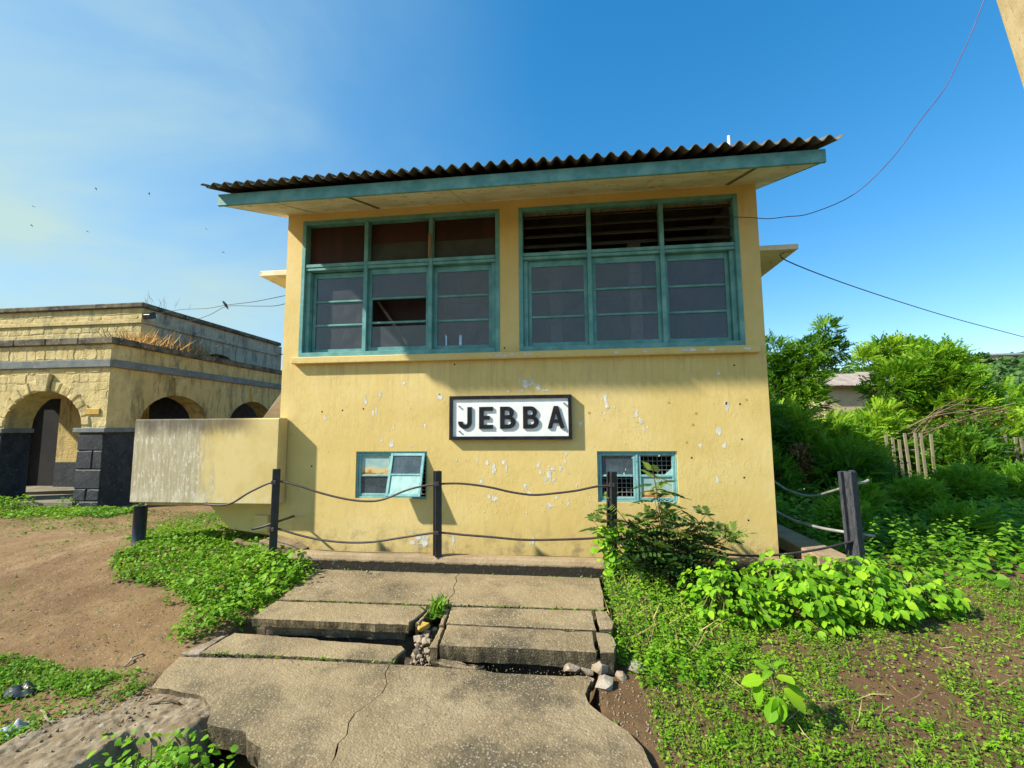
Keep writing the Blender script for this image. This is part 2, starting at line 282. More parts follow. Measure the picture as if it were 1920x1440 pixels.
# ------------------------------------------------------------------ helpers
def tag(o, label=None, cat=None, group=None, kind=None):
    if label: o['label'] = label
    if cat: o['category'] = cat
    if group: o['group'] = group
    if kind: o['kind'] = kind
    return o
def thing(name, label, cat, loc, group=None):
    o = bpy.data.objects.new(name, None); COL.objects.link(o); o.location = loc; o.empty_display_size = .2
    return tag(o, label, cat, group)
def wloc(o):
    v = Vector((0, 0, 0))
    while o is not None: v = v + o.location; o = o.parent
    return v
def link(name, me, mat, parent=None, loc=None):
    o = bpy.data.objects.new(name, me); COL.objects.link(o)
    if mat is not None: me.materials.append(MATS[mat])
    if parent is not None: o.parent = parent
    if loc is not None: o.location = loc
    return o
def mk(name, mb, mat, parent=None, smooth=False, bevel=0, at=None, jit=0):
    """vertices given in world metres; origin = parent's place, or `at`"""
    me = bpy.data.meshes.new(name); V, F = (mb.v, mb.f) if isinstance(mb, MB) else mb
    base = wloc(parent) if parent is not None else Vector((0, 0, 0))
    org = Vector(at) if at is not None else base
    me.from_pydata([(x-org.x, y-org.y, z-org.z) for x, y, z in V], [], F)
    if bevel or jit:
        bm = bmesh.new(); bm.from_mesh(me)
        if jit:
            for vv in bm.verts: vv.co += Vector((random.uniform(-jit, jit) for _ in range(3)))
        bmesh.ops.recalc_face_normals(bm, faces=bm.faces)
        if bevel: bmesh.ops.bevel(bm, geom=bm.edges[:], offset=bevel, segments=1, affect='EDGES', profile=.5)
        bm.to_mesh(me); bm.free()
    if smooth: me.polygons.foreach_set('use_smooth', [True]*len(me.polygons))
    me.update()
    return link(name, me, mat, parent, (org-base) if at is not None else None)
class MB:
    def __init__(s): s.v = []; s.f = []
    def add(s, V, F):
        n = len(s.v); s.v += [tuple(p) for p in V]; s.f += [tuple(i+n for i in f) for f in F]; return s
    def box(s, x0, x1, y0, y1, z0, z1):
        return s.add([(x0, y0, z0), (x1, y0, z0), (x1, y1, z0), (x0, y1, z0), (x0, y0, z1), (x1, y0, z1), (x1, y1, z1), (x0, y1, z1)],
                     [(0, 3, 2, 1), (4, 5, 6, 7), (0, 1, 5, 4), (1, 2, 6, 5), (2, 3, 7, 6), (3, 0, 4, 7)])
    def prism(s, poly, fn, a, b):
        """poly 2D; fn(u,v,w)->xyz ; extruded from w=a to w=b"""
        n = len(poly); V = [fn(u, v, a) for u, v in poly]+[fn(u, v, b) for u, v in poly]
        return s.add(V, [tuple(range(n))[::-1], tuple(range(n, 2*n))]+[(i, (i+1) % n, n+(i+1) % n, n+i) for i in range(n)])
    def tube(s, pts, r, n=8, caps=True):
        pts = [Vector(p) for p in pts]; rr = r if isinstance(r, (list, tuple)) else [r]*len(pts); V = []; F = []
        up = Vector((0, 0, 1)); d0 = (pts[1]-pts[0]).normalized()
        if abs(d0.z) > .9: up = Vector((0, 1, 0))
        for i, p in enumerate(pts):
            d = (pts[min(i+1, len(pts)-1)]-pts[max(i-1, 0)]).normalized(); a = d.cross(up)
            if a.length < 1e-4: a = d.orthogonal()
            a.normalize(); b = a.cross(d)
            for k in range(n):
                t = 2*math.pi*k/n; V.append(p+(a*math.cos(t)+b*math.sin(t))*rr[i])
            if i:
                q = (i-1)*n
                for k in range(n): F.append((q+k, q+(k+1) % n, q+n+(k+1) % n, q+n+k))
        if caps: F.append(tuple(range(n))); F.append(tuple(range(len(V)-n, len(V)))[::-1])
        return s.add(V, F)
XZ = lambda u, v, w: (u, w, v)
XY = lambda u, v, w: (u, v, w)
YZ = lambda u, v, w: (w, u, v)
def crom(P, k=6):
    P = [Vector(p) for p in P]; out = []
    for i in range(len(P)-1):
        a, b, c, d = P[max(i-1, 0)], P[i], P[i+1], P[min(i+2, len(P)-1)]
        for j in range(k):
            t = j/k; out.append(.5*((2*b)+(c-a)*t+(2*a-5*b+4*c-d)*t*t+(3*b-a-3*c+d)*t**3))
    return out+[P[-1]]
def wall_open(x0, x1, z0, z1, ops, yf, yb):
    """wall slab in the XZ plane with rectangular openings (front yf, back yb)"""
    xs = sorted({x0, x1, *[o[0] for o in ops], *[o[1] for o in ops]}); zs = sorted({z0, z1, *[o[2] for o in ops], *[o[3] for o in ops]})
    mb = MB(); idx = {}
    def vid(x, y, z):
        k = (x, y, z)
        if k not in idx: idx[k] = len(mb.v); mb.v.append(k)
        return idx[k]
    nx, nz_ = len(xs)-1, len(zs)-1
    sol = [[not any(o[0] <= (xs[i]+xs[i+1])/2 <= o[1] and o[2] <= (zs[j]+zs[j+1])/2 <= o[3] for o in ops) for j in range(nz_)] for i in range(nx)]
    S = lambda i, j: 0 <= i < nx and 0 <= j < nz_ and sol[i][j]
    for i in range(nx):
        for j in range(nz_):
            if not sol[i][j]: continue
            a, b, c, d = xs[i], xs[i+1], zs[j], zs[j+1]
            mb.f.append((vid(a, yf, c), vid(b, yf, c), vid(b, yf, d), vid(a, yf, d))); mb.f.append((vid(a, yb, c), vid(a, yb, d), vid(b, yb, d), vid(b, yb, c)))
            if not S(i-1, j): mb.f.append((vid(a, yf, c), vid(a, yf, d), vid(a, yb, d), vid(a, yb, c)))
            if not S(i+1, j): mb.f.append((vid(b, yf, c), vid(b, yb, c), vid(b, yb, d), vid(b, yf, d)))
            if not S(i, j-1): mb.f.append((vid(a, yf, c), vid(a, yb, c), vid(b, yb, c), vid(b, yf, c)))
            if not S(i, j+1): mb.f.append((vid(a, yf, d), vid(b, yf, d), vid(b, yb, d), vid(a, yb, d)))
    return mb
_lat = RNG.random((256, 256))
def vn(x, y):
    x = np.asarray(x, float); y = np.asarray(y, float); xi = np.floor(x).astype(int); yi = np.floor(y).astype(int)
    u = x-xi; v = y-yi; u = u*u*(3-2*u); v = v*v*(3-2*v); g = lambda a, b: _lat[a & 255, b & 255]
    return (g(xi, yi)*(1-u)+g(xi+1, yi)*u)*(1-v)+(g(xi, yi+1)*(1-u)+g(xi+1, yi+1)*u)*v
def fbm(x, y, o=4):
    s = 0; a = .5; x = np.asarray(x, float); y = np.asarray(y, float)
    for i in range(o): s = s+a*vn(x*2**i+17*i, y*2**i+31*i); a *= .5
    return s/(1-.5**o)
def sst(a, b, x): t = np.clip((np.asarray(x, float)-a)/(b-a), 0, 1); return t*t*(3-2*t)
def inbox(x, y, x0, x1, y0, y1, e=.06): return sst(x0-e, x0, x)*sst(x1+e, x1, x)*sst(y0-e, y0, y)*sst(y1+e, y1, y)
def gz(x, y):
    x = np.asarray(x, float); y = np.asarray(y, float)
    b = np.interp(y, [-6, -3, -2.2, -1.2, -.3, 1, 20, 60], [-.30, -.272, -.245, -.18, -.10, -.10, -.15, -.6])
    b = b+.13*np.exp(-((x+1.7)/1.4)**2-((y-.1)/1.0)**2)+.05*np.exp(-((x-.4)/.5)**2-((y+.5)/.5)**2)
    b = b+.05*(fbm(x*1.1, y*1.1)-.5)+.034*(fbm(x*5, y*5, 5)-.5)
    m = np.maximum.reduce([inbox(x, y, .98, 3.96, -1.75, -.4), inbox(x, y, .86, 3.80, -2.42, -1.6), inbox(x, y, 1.36, 3.74, -3.7, -2.3), inbox(x, y, 1.12, 2.0, -3.6, -2.92, .10), inbox(x, y, .02, 5.95, -.35, 4.6)*.3])
    return b*(1-m)+m*(-.5)
def npmesh(name, V, F, mat, parent=None, tint=None, smooth=False, loc=None):
    V = np.asarray(V, np.float32); F = np.asarray(F, np.int32); me = bpy.data.meshes.new(name)
    if parent is not None: V = V-np.array(wloc(parent), np.float32)
    if loc is not None: V = V-np.array(loc, np.float32)
    k = F.shape[1]; me.vertices.add(len(V)); me.vertices.foreach_set('co', V.ravel()); me.loops.add(F.size); me.loops.foreach_set('vertex_index', F.ravel())
    me.polygons.add(len(F)); me.polygons.foreach_set('loop_start', np.arange(0, F.size, k, dtype=np.int32)); me.polygons.foreach_set('loop_total', np.full(len(F), k, np.int32))
    if tint is not None: me.attributes.new('tint', 'FLOAT', 'POINT').data.foreach_set('value', np.asarray(tint, np.float32))
    if smooth: me.polygons.foreach_set('use_smooth', np.ones(len(F), bool))
    me.update(calc_edges=True); me.validate()
    return link(name, me, mat, parent, loc)
def norm(a): return a/np.maximum(np.linalg.norm(a, axis=-1, keepdims=True), 1e-9)
def frames(d, nrm):
    """rotation matrices with local y = d and local z as near nrm as can be"""
    y = norm(d); x = norm(np.cross(y, nrm)); z = np.cross(x, y); return np.stack([x, y, z], -1)
def scatter(T, TF, P, M, S, tint):
    n = len(P); V = np.einsum('nij,nkj->nki', M, T[None]*np.asarray(S)[:, None, None])+P[:, None]
    F = (TF[None]+(np.arange(n)*len(T))[:, None, None]).reshape(-1, TF.shape[1])
    return V.reshape(-1, 3), F, np.repeat(tint, len(T))
# leaf shapes: base at origin, along +y, length 1
def leaf_t(w=.32, dr=.12, fold=.07):
    V = np.array([(0, 0, 0), (-w, .42, fold), (0, .48, 0), (w, .42, fold), (0, 1, -dr)]); return V, np.array([(0, 2, 1), (2, 4, 1), (0, 3, 2), (2, 3, 4)])
def bigleaf_t(w=.33, dr=.25, fold=.06, wave=.02):
    ys = [0, .14, .34, .56, .76, .91, 1]; ws = [0, .62, .98, 1.0, .72, .34, 0]; V = []; F = []
    for i, (y, q) in enumerate(zip(ys, ws)):
        z = -dr*y*y; V += [(-w*q, y, z+fold*q+wave*((i % 2)*2-1)*q), (0, y, z), (w*q, y, z+fold*q-wave*((i % 2)*2-1)*q)]
    for i in range(6):
        a = i*3
        for s_ in (0, 1): F.append((a+s_, a+s_+1, a+s_+4, a+s_+3))
    return np.array(V), np.array(F)
def round_t(w=.5):
    V = [(0, .45, -.03)]; n = 9
    for k in range(n):
        t = 2*math.pi*k/n-math.pi/2; V.append((w*math.cos(t), .5+w*math.sin(t)*(1 if k else .75), .05*math.cos(2*t)))
    return np.array(V), np.array([(0, 1+k, 1+(k+1) % n) for k in range(n)])
def spray_t(pairs=6, ll=.36, lw=.10, droop=.35):
    V = []; F = []
    def lf(b, d, up):
        d = d/np.linalg.norm(d); s_ = np.cross(d, up); s_ /= np.linalg.norm(s_); i = len(V)
        V.extend([b, b+d*ll*.5+s_*lw, b+d*ll, b+d*ll*.5-s_*lw]); F.append((i, i+1, i+2, i+3))
    for k in range(pairs):
        y = .15+.8*k/pairs; b = np.array((0, y, -droop*y*y))
        for sg in (-1, 1): lf(b, np.array((sg*.8, .5, -.28)), np.array((sg*.2, 0, 1.)))
    lf(np.array((0, .95, -droop*.9)), np.array((0, 1, -.6)), np.array((0, .5, 1.)))
    return np.array(V), np.array(F)
LEAF, BIG, ROUND, SPRAY = leaf_t(), bigleaf_t(), round_t(), spray_t()
FINE = spray_t(7, .30, .062, .4)
def rdir(n):
    v = RNG.normal(size=(n, 3)); return norm(v)

# ------------------------------------------------------------------ ground
def axis_steps(fine0, fine1, step, lo, hi):
    a = list(np.arange(fine0, fine1+1e-6, step)); d = step; x = fine0
    while x > lo: d *= 1.25; x -= d; a.insert(0, x)
    d = step; x = fine1
    while x < hi: d *= 1.25; x += d; a.append(x)
    return np.array(a)
gx = axis_steps(-4.5, 9.0, .045, -900, 900); gy = axis_steps(-3.6, 3.0, .045, -60, 1200)
GX, GY = np.meshgrid(gx, gy, indexing='ij'); GZ = gz(GX, GY); nx_, ny_ = GX.shape
ii = (np.arange(nx_-1)[:, None]*ny_+np.arange(ny_-1)[None]).ravel()
ground = npmesh('ground', np.stack([GX.ravel(), GY.ravel(), GZ.ravel()], 1), np.stack([ii, ii+ny_, ii+ny_+1, ii+1], 1), 'soil', smooth=True)
tag(ground, 'bare reddish soil around the signal cabin and path', kind='structure')

# ------------------------------------------------------------------ signal cabin
W = 5.977; DEP = 4.6; TAN = .365
cab = thing('signal_cabin', 'two-storey yellow signal cabin with teal windows and corrugated roof', 'building', (0, 0, 0))
UL = (.22, 2.88, 2.405, 4.255); UR = (3.125, 5.755, 2.405, 4.25)
LL = (1.05, 1.969, .62, 1.195); LR = (4.03, 4.94, .61, 1.196)
mk('front_wall', wall_open(0, W, -.3, 4.372, [UL, UR, LL, LR], 0, .2), 'yellow_wall_paint', cab)
BW = [(.62, 1.36, 2.9, 3.62)]
mk('back_wall', wall_open(0, W, -.3, 4.372, BW, DEP-.2, DEP), 'yellow_wall_paint', cab)
for x0, x1 in ((0, .2), (W-.2, W)):
    z = 4.372; poly = [(.2005, -.3), (DEP-.2005, -.3), (DEP-.2005, z+.07), (DEP/2, z+TAN*DEP/2), (.2005, z+.07)]
    ops = MB().prism(poly, YZ, x0, x1); mk('side_wall', ops, 'yellow_wall_paint', cab)
# inner lining gives the room its own colours
mk('room_floor', MB().box(.203, W-.203, .203, DEP-.203, 2.12, 2.22), 'room_ceiling', cab)
mk('room_ceiling', MB().box(.203, W-.203, .203, DEP-.203, 4.30, 4.34), 'room_ceiling', cab)
mk('room_lining', wall_open(.205, W-.205, 2.225, 4.295, BW, DEP-.225, DEP-.203), 'room_plaster', cab)
mk('room_side_lining', MB().box(.203, .225, .21, DEP-.23, 2.225, 4.295), 'room_plaster', cab)
mk('room_side_lining', MB().box(W-.225, W-.203, .21, DEP-.23, 2.225, 4.295), 'room_plaster', cab)
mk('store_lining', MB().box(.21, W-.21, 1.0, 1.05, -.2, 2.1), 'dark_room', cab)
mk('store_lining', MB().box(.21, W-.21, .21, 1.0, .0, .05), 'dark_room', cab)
for xa, xb, za, zb in BW:
    f = MB()
    f.box(xa, xa+.04, DEP-.16, DEP-.1, za, zb); mk('rear_window_frame', f, 'teal_paint', cab)
    if zb-za < .4:
        for x in (3.28, 3.47): mk('rear_window_mullion', MB().box(x-.022, x+.022, DEP-.15, DEP-.11, za, zb), 'room_plaster', cab)
        continue
    for k in range(6):
        x = xa+.08+(xb-xa-.1)*(k+random.uniform(.0, .5))/6; w_ = random.uniform(.012, .038)*(1 if zb-za > .4 else .5)
        mk('torn_blind', MB().prism([(x-w_*random.uniform(.6, 2), za), (x+w_, za), (x+w_*random.uniform(.5, 1.8), za+(zb-za)*.93), (x+random.uniform(-.02, .02), zb), (x-w_*random.uniform(.2, 1), za+(zb-za)*.9)], XZ, DEP-.15, DEP-.14), 'dusty_board', cab)
# sill ledge with its painted date
mk('sill_ledge', MB().box(.165, 5.892, -.078, .0, 2.316, 2.402), 'yellow_wall_paint', cab, bevel=.008)
def text_mesh(s_, size, depth, name):
    c = bpy.data.curves.new(name, 'FONT'); c.body = s_; c.size = size; c.extrude = depth; c.offset = .0012; c.align_x = 'CENTER'; c.align_y = 'CENTER'
    o = bpy.data.objects.new(name, c); COL.objects.link(o); dg = bpy.context.evaluated_depsgraph_get(); me = bpy.data.meshes.new_from_object(o.evaluated_get(dg))
    bpy.data.objects.remove(o); return me
me = text_mesh('PAINTED-26-11-2010', .058, .0008, 'date_lettering')
d_ = link('date_lettering', me, 'white_flake', cab, (3.02, -.0795, 2.358)); d_.rotation_euler = (R(90), 0, 0)

def member(nm, par, m, *b, bevel=.004): return mk(nm, MB().box(*b), m, par, bevel=bevel)
def upper_window(op, mx, backs, label, sash_y):
    x0, x1, z0, z1 = op; t = .052; zt = 3.635
    fr = MB(); fr.box(x0, x0+t, -.012, .13, z0, z1); fr.box(x1-t, x1, -.012, .13, z0, z1); fr.box(x0+t, x1-t, -.010, .13, z1-t, z1); fr.box(x0+t, x1-t, -.022, .13, z0, z0+.062)
    w = mk('upper_window', fr, 'teal_paint', cab, bevel=.004, at=((x0+x1)/2, 0, z0)); w['label'] = label
    for m_ in mx: member('mullion', w, 'teal_paint', m_-.026, m_+.026, -.006, .10, z0+.062, z1-t)
    xs = [x0+t]+[q for m_ in mx for q in (m_-.026, m_+.026)]+[x1-t]
    for k in range(3):
        a, b = xs[2*k], xs[2*k+1]
        member('transom', w, 'teal_paint', a, b, -.004, .11, zt-.022, zt+.022); member('transom_lip', w, 'teal_paint', a, b, .004, .105, zt-.064, zt-.026)
        # sash below the transom, set back in its track
        y = sash_y[k]; zb, zc = z0+.062, zt-.066; s = .045; L_ = .055 if (k == 0) else .0; R_ = .055 if k == 2 else 0
        a2, b2 = a+L_, b-R_
        if L_: member('jamb_liner', w, 'teal_paint', a, a2, .035, y, zb, zc)
        if R_: member('jamb_liner', w, 'teal_paint', b2, b, .035, y, zb, zc)
        g = MB(); g.box(a2, a2+s, y, y+.035, zb, zc); g.box(b2-s, b2, y, y+.035, zb, zc); g.box(a2+s, b2-s, y+.001, y+.034, zc-.075, zc); g.box(a2+s, b2-s, y+.001, y+.034, zb, zb+.06)
        mk('sash', g, 'teal_paint', w, bevel=.003)
        hh = (zc-.075-zb-.06)/3
        for q in (1, 2): member('glazing_bar', w, 'teal_paint', a2+s, b2-s, y-.004, y+.030, zb+.06+hh*q-.014, zb+.06+hh*q+.014, bevel=.006)
        for q in range(3):
            if (op is UL and k == 1 and q == 1): continue        # the pane that is gone
            za, ze = zb+.06+hh*q, zb+.06+hh*(q+1)
            if op is UL and k == 1 and q == 0: ze -= .035
            p_ = MB().box(a2+s, b2-s, y+.014, y+.018, za+(.014 if q else 0), ze-(.014 if q < 2 else 0)); mk('pane', p_, 'dusty_glass', w, at=((a2+b2)/2, y, za))
        # top light
        bk = backs[k]
        if bk == 'louvre':
            g = MB(); 
            for zz in (zt+.022, z1-t-.03): mk('louvre_rail', MB().box(a+.008, b-.008, .075, .11, zz, zz+.03), 'raw_timber', w)
            for q in range(4):
                zz = zt+.10+q*.13; sl_ = MB().prism([(.04, zz), (.05, zz-.006), (.15, zz+.07), (.14, zz+.076)], YZ, a+.012, b-.012); mk('louvre_slat', sl_, 'dusty_board', w)
        else:
            y2 = .10; mid = zt+.022+(z1-t-zt-.022)*bk[1]
            mk('top_panel', MB().box(a+.004, b-.004, y2, y2+.012, mid, z1-t), 'plywood', w)
            if bk[1] > .02: mk('top_panel', MB().box(a+.004, b-.004, y2-.006, y2+.006, zt+.022, mid+.02), 'dusty_board', w)
    return w
wl = upper_window(UL, (1.113, 1.985), [('b', 0), ('b', .46), ('b', .44)], 'left upper window, one pane missing', (.115, .055, .085))
wr = upper_window(UR, (3.998, 4.868), ['louvre', 'louvre', 'louvre'], 'right upper window with louvred top lights', (.075, .055, .085))
mk('bare_timber_patch', MB().box(1.955, 2.012, -.016, -.007, 3.66, 3.98), 'raw_timber', wl, jit=.004)

# lower windows
def small_pane(nm, par, m, a, b, za, zb, y=.045, th=.004):
    return mk(nm, MB().box(a, b, y, y+th, za, zb), m, par, at=((a+b)/2, y, (za+zb)/2))
def frame_rect(mb, a, b, za, zb, y0, y1, t):
    mb.box(a, a+t, y0, y1, za, zb); mb.box(b-t, b, y0, y1, za, zb); mb.box(a+t, b-t, y0+.001, y1-.001, zb-t, zb); mb.box(a+t, b-t, y0+.001, y1-.001, za, za+t)
def grille(par, a, b, za, zb, y, p=.052):
    g = MB(); x = a
    while x < b: g.box(x-.003, x+.003, y, y+.006, za, zb); x += p
    z = za
    while z < zb: g.box(a, b, y-.006, y, z-.003, z+.003); z += p
    o = mk('wire_grille', g, 'iron_mesh', par); return o
x0, x1, z0, z1 = LR
f = MB(); frame_rect(f, x0, x1, z0, z1, .02, .075, .022); f.box(4.478, 4.5, .021, .074, z0+.022, z1-.022)
w2 = mk('lower_window', f, 'blue_window_paint', cab, bevel=.003, at=(x0, 0, z0)); w2['label'] = 'right lower window with wire grille behind open panes'
for a, b in ((x0+.022, 4.478), (4.5, x1-.022)):
    s = MB(); frame_rect(s, a+.002, b-.002, z0+.024, z1-.024, .030, .062, .03); s.box(a+.032, b-.032, .032, .060, .898, .922); mk('casement', s, 'blue_window_paint', w2, bevel=.003)
small_pane('pane', w2, 'blue_glass', 4.082, 4.448, .922, 1.142)
small_pane('rusty_sheet', w2, 'rusty_panel', 4.532, 4.888, .664, .898)
sh = MB().prism([(4.888, .922), (4.888, 1.0), (4.80, .922)], XZ, .045, .049); mk('glass_shard', sh, 'pale_green_panel', w2)
grille(w2, 4.06, 4.92, .66, 1.17, .11)
x0, x1, z0, z1 = LL
f = MB(); frame_rect(f, x0, x1, z0, z1, .02, .075, .022)
w1 = mk('lower_window', f, 'blue_window_paint', cab, bevel=.003, at=(x0, 0, z0)); w1['label'] = 'left lower window with its right sash swung out'
s = MB(); frame_rect(s, x0+.024, 1.50, z0+.024, z1-.024, .030, .062, .032); s.box(x0+.056, 1.468, .032, .060, .885, .908); mk('casement', s, 'blue_window_paint', w1, bevel=.003)
small_pane('rusty_sheet', w1, 'rusty_panel', x0+.056, 1.468, .908, z1-.056)
small_pane('pane', w1, 'blue_glass', x0+.056, 1.468, z0+.056, .885)
grille(w1, 1.08, 1.94, .66, 1.17, .13)
# swung sash, hinged along its head
ca = mk('open_casement', (lambda s: (frame_rect(s, 1.512, 1.945, .635, 1.165, -.014, .014, .034), s.box(1.546, 1.911, -.012, .012, .888, .910), s)[2])(MB()), 'blue_window_paint', w1, bevel=.003, at=(1.728, .02, 1.165))
ca.rotation_euler = (R(-18.5), 0, 0); ca['label'] = 'casement swung outward from its head'
p = mk('pane', MB().box(1.546, 1.911, -.002, .002, .910, 1.131), 'blue_glass', w1, at=(1.728, .02, 1.165)); p.rotation_euler = ca.rotation_euler
p = mk('painted_sheet', MB().box(1.546, 1.911, -.002, .002, .669, .888), 'pale_green_panel', w1, at=(1.728, .02, 1.165)); p.rotation_euler = ca.rotation_euler

# scars where paint has flaked off
CH = [(1.348,1.921,.05,.09),(1.661,2.05,.05,.05),(1.153,1.829,.05,.12),(1.263,1.672,.04,.12),(1.30,1.70,.03,.1),(2.125,1.861,.07,.09),(2.11,1.90,.05,.03),(1.532,1.503,.02,.09),(1.938,1.513,.04,.08),(1.382,1.331,.04,.06),(1.515,1.284,.07,.12),(1.771,1.257,.03,.03),(3.192,2.008,.09,.15),(3.354,1.972,.07,.1),(3.264,2.02,.07,.12),(3.43,1.925,.12,.05),(3.15,1.93,.04,.06),(3.40,2.06,.06,.02),(2.98,1.92,.03,.04),(4.145,1.831,.04,.14),(4.161,1.735,.08,.1),(4.127,1.641,.05,.03),(4.491,1.637,.06,.1),(4.549,1.543,.08,.1),(4.576,1.449,.03,.08),(5.515,1.699,.05,.14),(5.50,1.74,.05,.05),(5.414,1.426,.07,.11),(5.464,1.256,.06,.07),(5.37,.883,.05,.12),(5.441,2.09,.04,.06),(5.201,1.262,.05,.06),(2.597,1.089,.02,.11),(2.716,1.07,.05,.07),(2.8,1.0,.06,.17),(2.918,1.07,.07,.06),(2.794,.918,.02,.05),(2.65,.841,.04,.07),(2.741,.665,.06,.06),(2.812,.634,.08,.09),(2.956,1.0,.02,.12),(3.342,1.033,.06,.11),(3.36,.95,.04,.06),(3.467,.921,.08,.13),(3.499,.984,.08,.06),(3.42,.86,.07,.08),(3.594,.984,.03,.1),(3.52,.86,.05,.05),(3.673,1.172,.04,.05),(3.658,1.078,.04,.04),(3.22,.70,.06,.08),(3.18,.79,.05,.07),(3.462,.56,.10,.08),(3.682,.60,.04,.09),(3.55,.66,.04,.06),(1.94,.12,.14,.16),(1.87,.17,.1,.1),(1.80,.10,.08,.09),(2.305,.13,.05,.14),(3.267,.16,.07,.12),(3.85,1.52,.06,.07),(5.08,.55,.05,.03),(.62,1.62,.06,.06),(5.62,2.33,.05,.03)]
fl = MB()
def blob(cx, cz, w, h, y=-.0016):
    n = random.randint(9, 15); ph = random.uniform(0, 6.28); P = []
    for k in range(n):
        t = 2*math.pi*k/n; r = random.uniform(.45, 1.15); P.append((cx+w/2*r*math.cos(t), y, cz+h/2*r*math.sin(t)))
    fl.add([(cx, y, cz)]+P, [(0, 1+k, 1+(k+1) % n) for k in range(n)])
for cx, cz, w, h in CH:
    blob(cx, cz, w*.95, h*.95)
    for _ in range(random.randint(2, 5)): blob(cx+random.uniform(-1, 1)*w*.9, cz+random.uniform(-1, 1)*h*.8, w*random.uniform(.08, .35), h*random.uniform(.08, .3), -.0024)
for _ in range(70): blob(random.gauss(3.2, 1.2), random.uniform(.3, 2.1), random.uniform(.008, .02), random.uniform(.008, .04), -.0029)
for cx, w in ((5.1, .3), (5.75, .14), (4.62, .12), (5.35, .1), (4.3, .08)): blob(cx, 2.36, w, .035, -.0796)
tag(mk('flaked_patch', fl, 'white_flake', cab), kind='stuff')
hl = MB()
for x, z in ((.575,1.70),(.85,1.715),(1.13,1.73),(2.94,2.46),(.46,1.01),(2.31,2.27),(5.62,2.18),(5.66,1.73),(5.66,1.33),(5.66,.9),(5.68,.43),(5.1,1.12),(4.6,.35)):
    hl.tube([(x, -.001, z), (x, .004, z)], .011, 8)
mk('bolt_hole', hl, 'dark_room', cab)
rs = MB()
for x, z in ((4.87,1.76),(5.17,1.63),(5.13,1.50),(3.95,1.65),(5.73,1.78),(5.05,1.3)): rs.tube([(x, -.002, z), (x, .003, z)], .016, 9)
mk('rust_spot', rs, 'plaque_brass', cab)
# canopy slabs over the side windows
mk('side_canopy', MB().box(W, 6.66, .5, 3.6, 3.722, 3.79), 'soffit_board', cab, bevel=.006); mk('side_canopy', MB().box(-.76, 0, .5, 3.6, 3.722, 3.80), 'soffit_board', cab, bevel=.006)

# roof
def zs(y): return 4.372+TAN*y          # soffit plane
roof = mk('fascia', MB().box(-.205, 6.215, -.987, -.955, 4.008, 4.142), 'teal_paint', cab, bevel=.004, at=(0, -.97, 4.0))
jx = [-.185, .40, 1.31, 2.44, 3.53, 4.665, 5.62, 6.19]
so_ = mk('soffit_frame', MB().prism([(-.955, zs(-.955)+.03), (-.01, zs(-.01)+.03), (-.01, zs(-.01)+.07), (-.955, zs(-.955)+.07)], YZ, -.19, 6.20), 'raw_timber', cab)
for a, b in zip(jx[:-1], jx[1:]):
    mk('soffit_panel', MB().prism([(-.952, zs(-.952)), (-.006, zs(-.006)), (-.006, zs(-.006)+.012), (-.952, zs(-.952)+.012)], YZ, a+.005, b-.005), 'soffit_board', so_)
for k, x in enumerate(jx[1:-1]):
    sk = (-.10, -.05, -.03, 0, .03, .06)[k]
    V = []
    for y in (-.95, -.008):
        xx = x+(-sk*.5 if y < -.5 else sk*.5); V += [(xx-.017, y, zs(y)-.011), (xx+.017, y, zs(y)-.011), (xx+.017, y, zs(y)-.001), (xx-.017, y, zs(y)-.001)]
    mk('batten', (V, [(0, 1, 2, 3), (7, 6, 5, 4), (0, 4, 5, 1), (1, 5, 6, 2), (2, 6, 7, 3), (3, 7, 4, 0)]), 'soffit_board' if k in (0, 2, 3, 4) else 'raw_timber', so_)
mk('wall_batten', MB().prism([(-.03, zs(-.03)-.012), (-.002, zs(-.002)-.012), (-.002, zs(-.002)-.001), (-.03, zs(-.03)-.001)], YZ, 0, W), 'soffit_board', so_)
for xa, xb in ((-.19, -.004), (W+.004, 6.20)):
    mk('side_soffit', MB().prism([(.0, zs(0)), (DEP/2, zs(DEP/2)), (DEP/2, zs(DEP/2)+.014), (.0, zs(0)+.014)], YZ, xa, xb), 'soffit_board', so_)
for xa, xb in ((-.205, -.19), (6.20, 6.215)):
    mk('barge_board', MB().prism([(-.954, zs(-.954)), (DEP/2, zs(DEP/2)-.002), (DEP/2, zs(DEP/2)+.13), (-.954, 4.142)], YZ, xa, xb), 'teal_paint', so_)
PIT = .1348; X0 = -.1447
def roof_sheet(xa, xb, ya, yb, za, zb, lift, nm):
    n = int(round((xb-xa)/PIT*10)); V = []; F = []; ends = [(ya, za), (yb, zb)]
    for y, z in ends:
        for s_ in (0, -.007):
            for i in range(n+1):
                x = xa+(xb-xa)*i/n; V.append((x, y, z+lift+s_+.029*math.cos(2*math.pi*(x-X0)/PIT)))
    m = n+1; A, B, C_, D_ = 0, m, 2*m, 3*m
    for i in range(n):
        F += [(A+i, A+i+1, C_+i+1, C_+i), (B+i, D_+i, D_+i+1, B+i+1), (A+i, B+i, B+i+1, A+i+1), (C_+i, C_+i+1, D_+i+1, D_+i)]
    F += [(A, C_, D_, B), (A+n, B+n, D_+n, C_+n)]
    return mk(nm, (V, F), 'asbestos_sheet', roof, smooth=False)
edges = [-.302, .68, 1.63, 2.58, 3.53, 4.48, 5.42, 6.318]
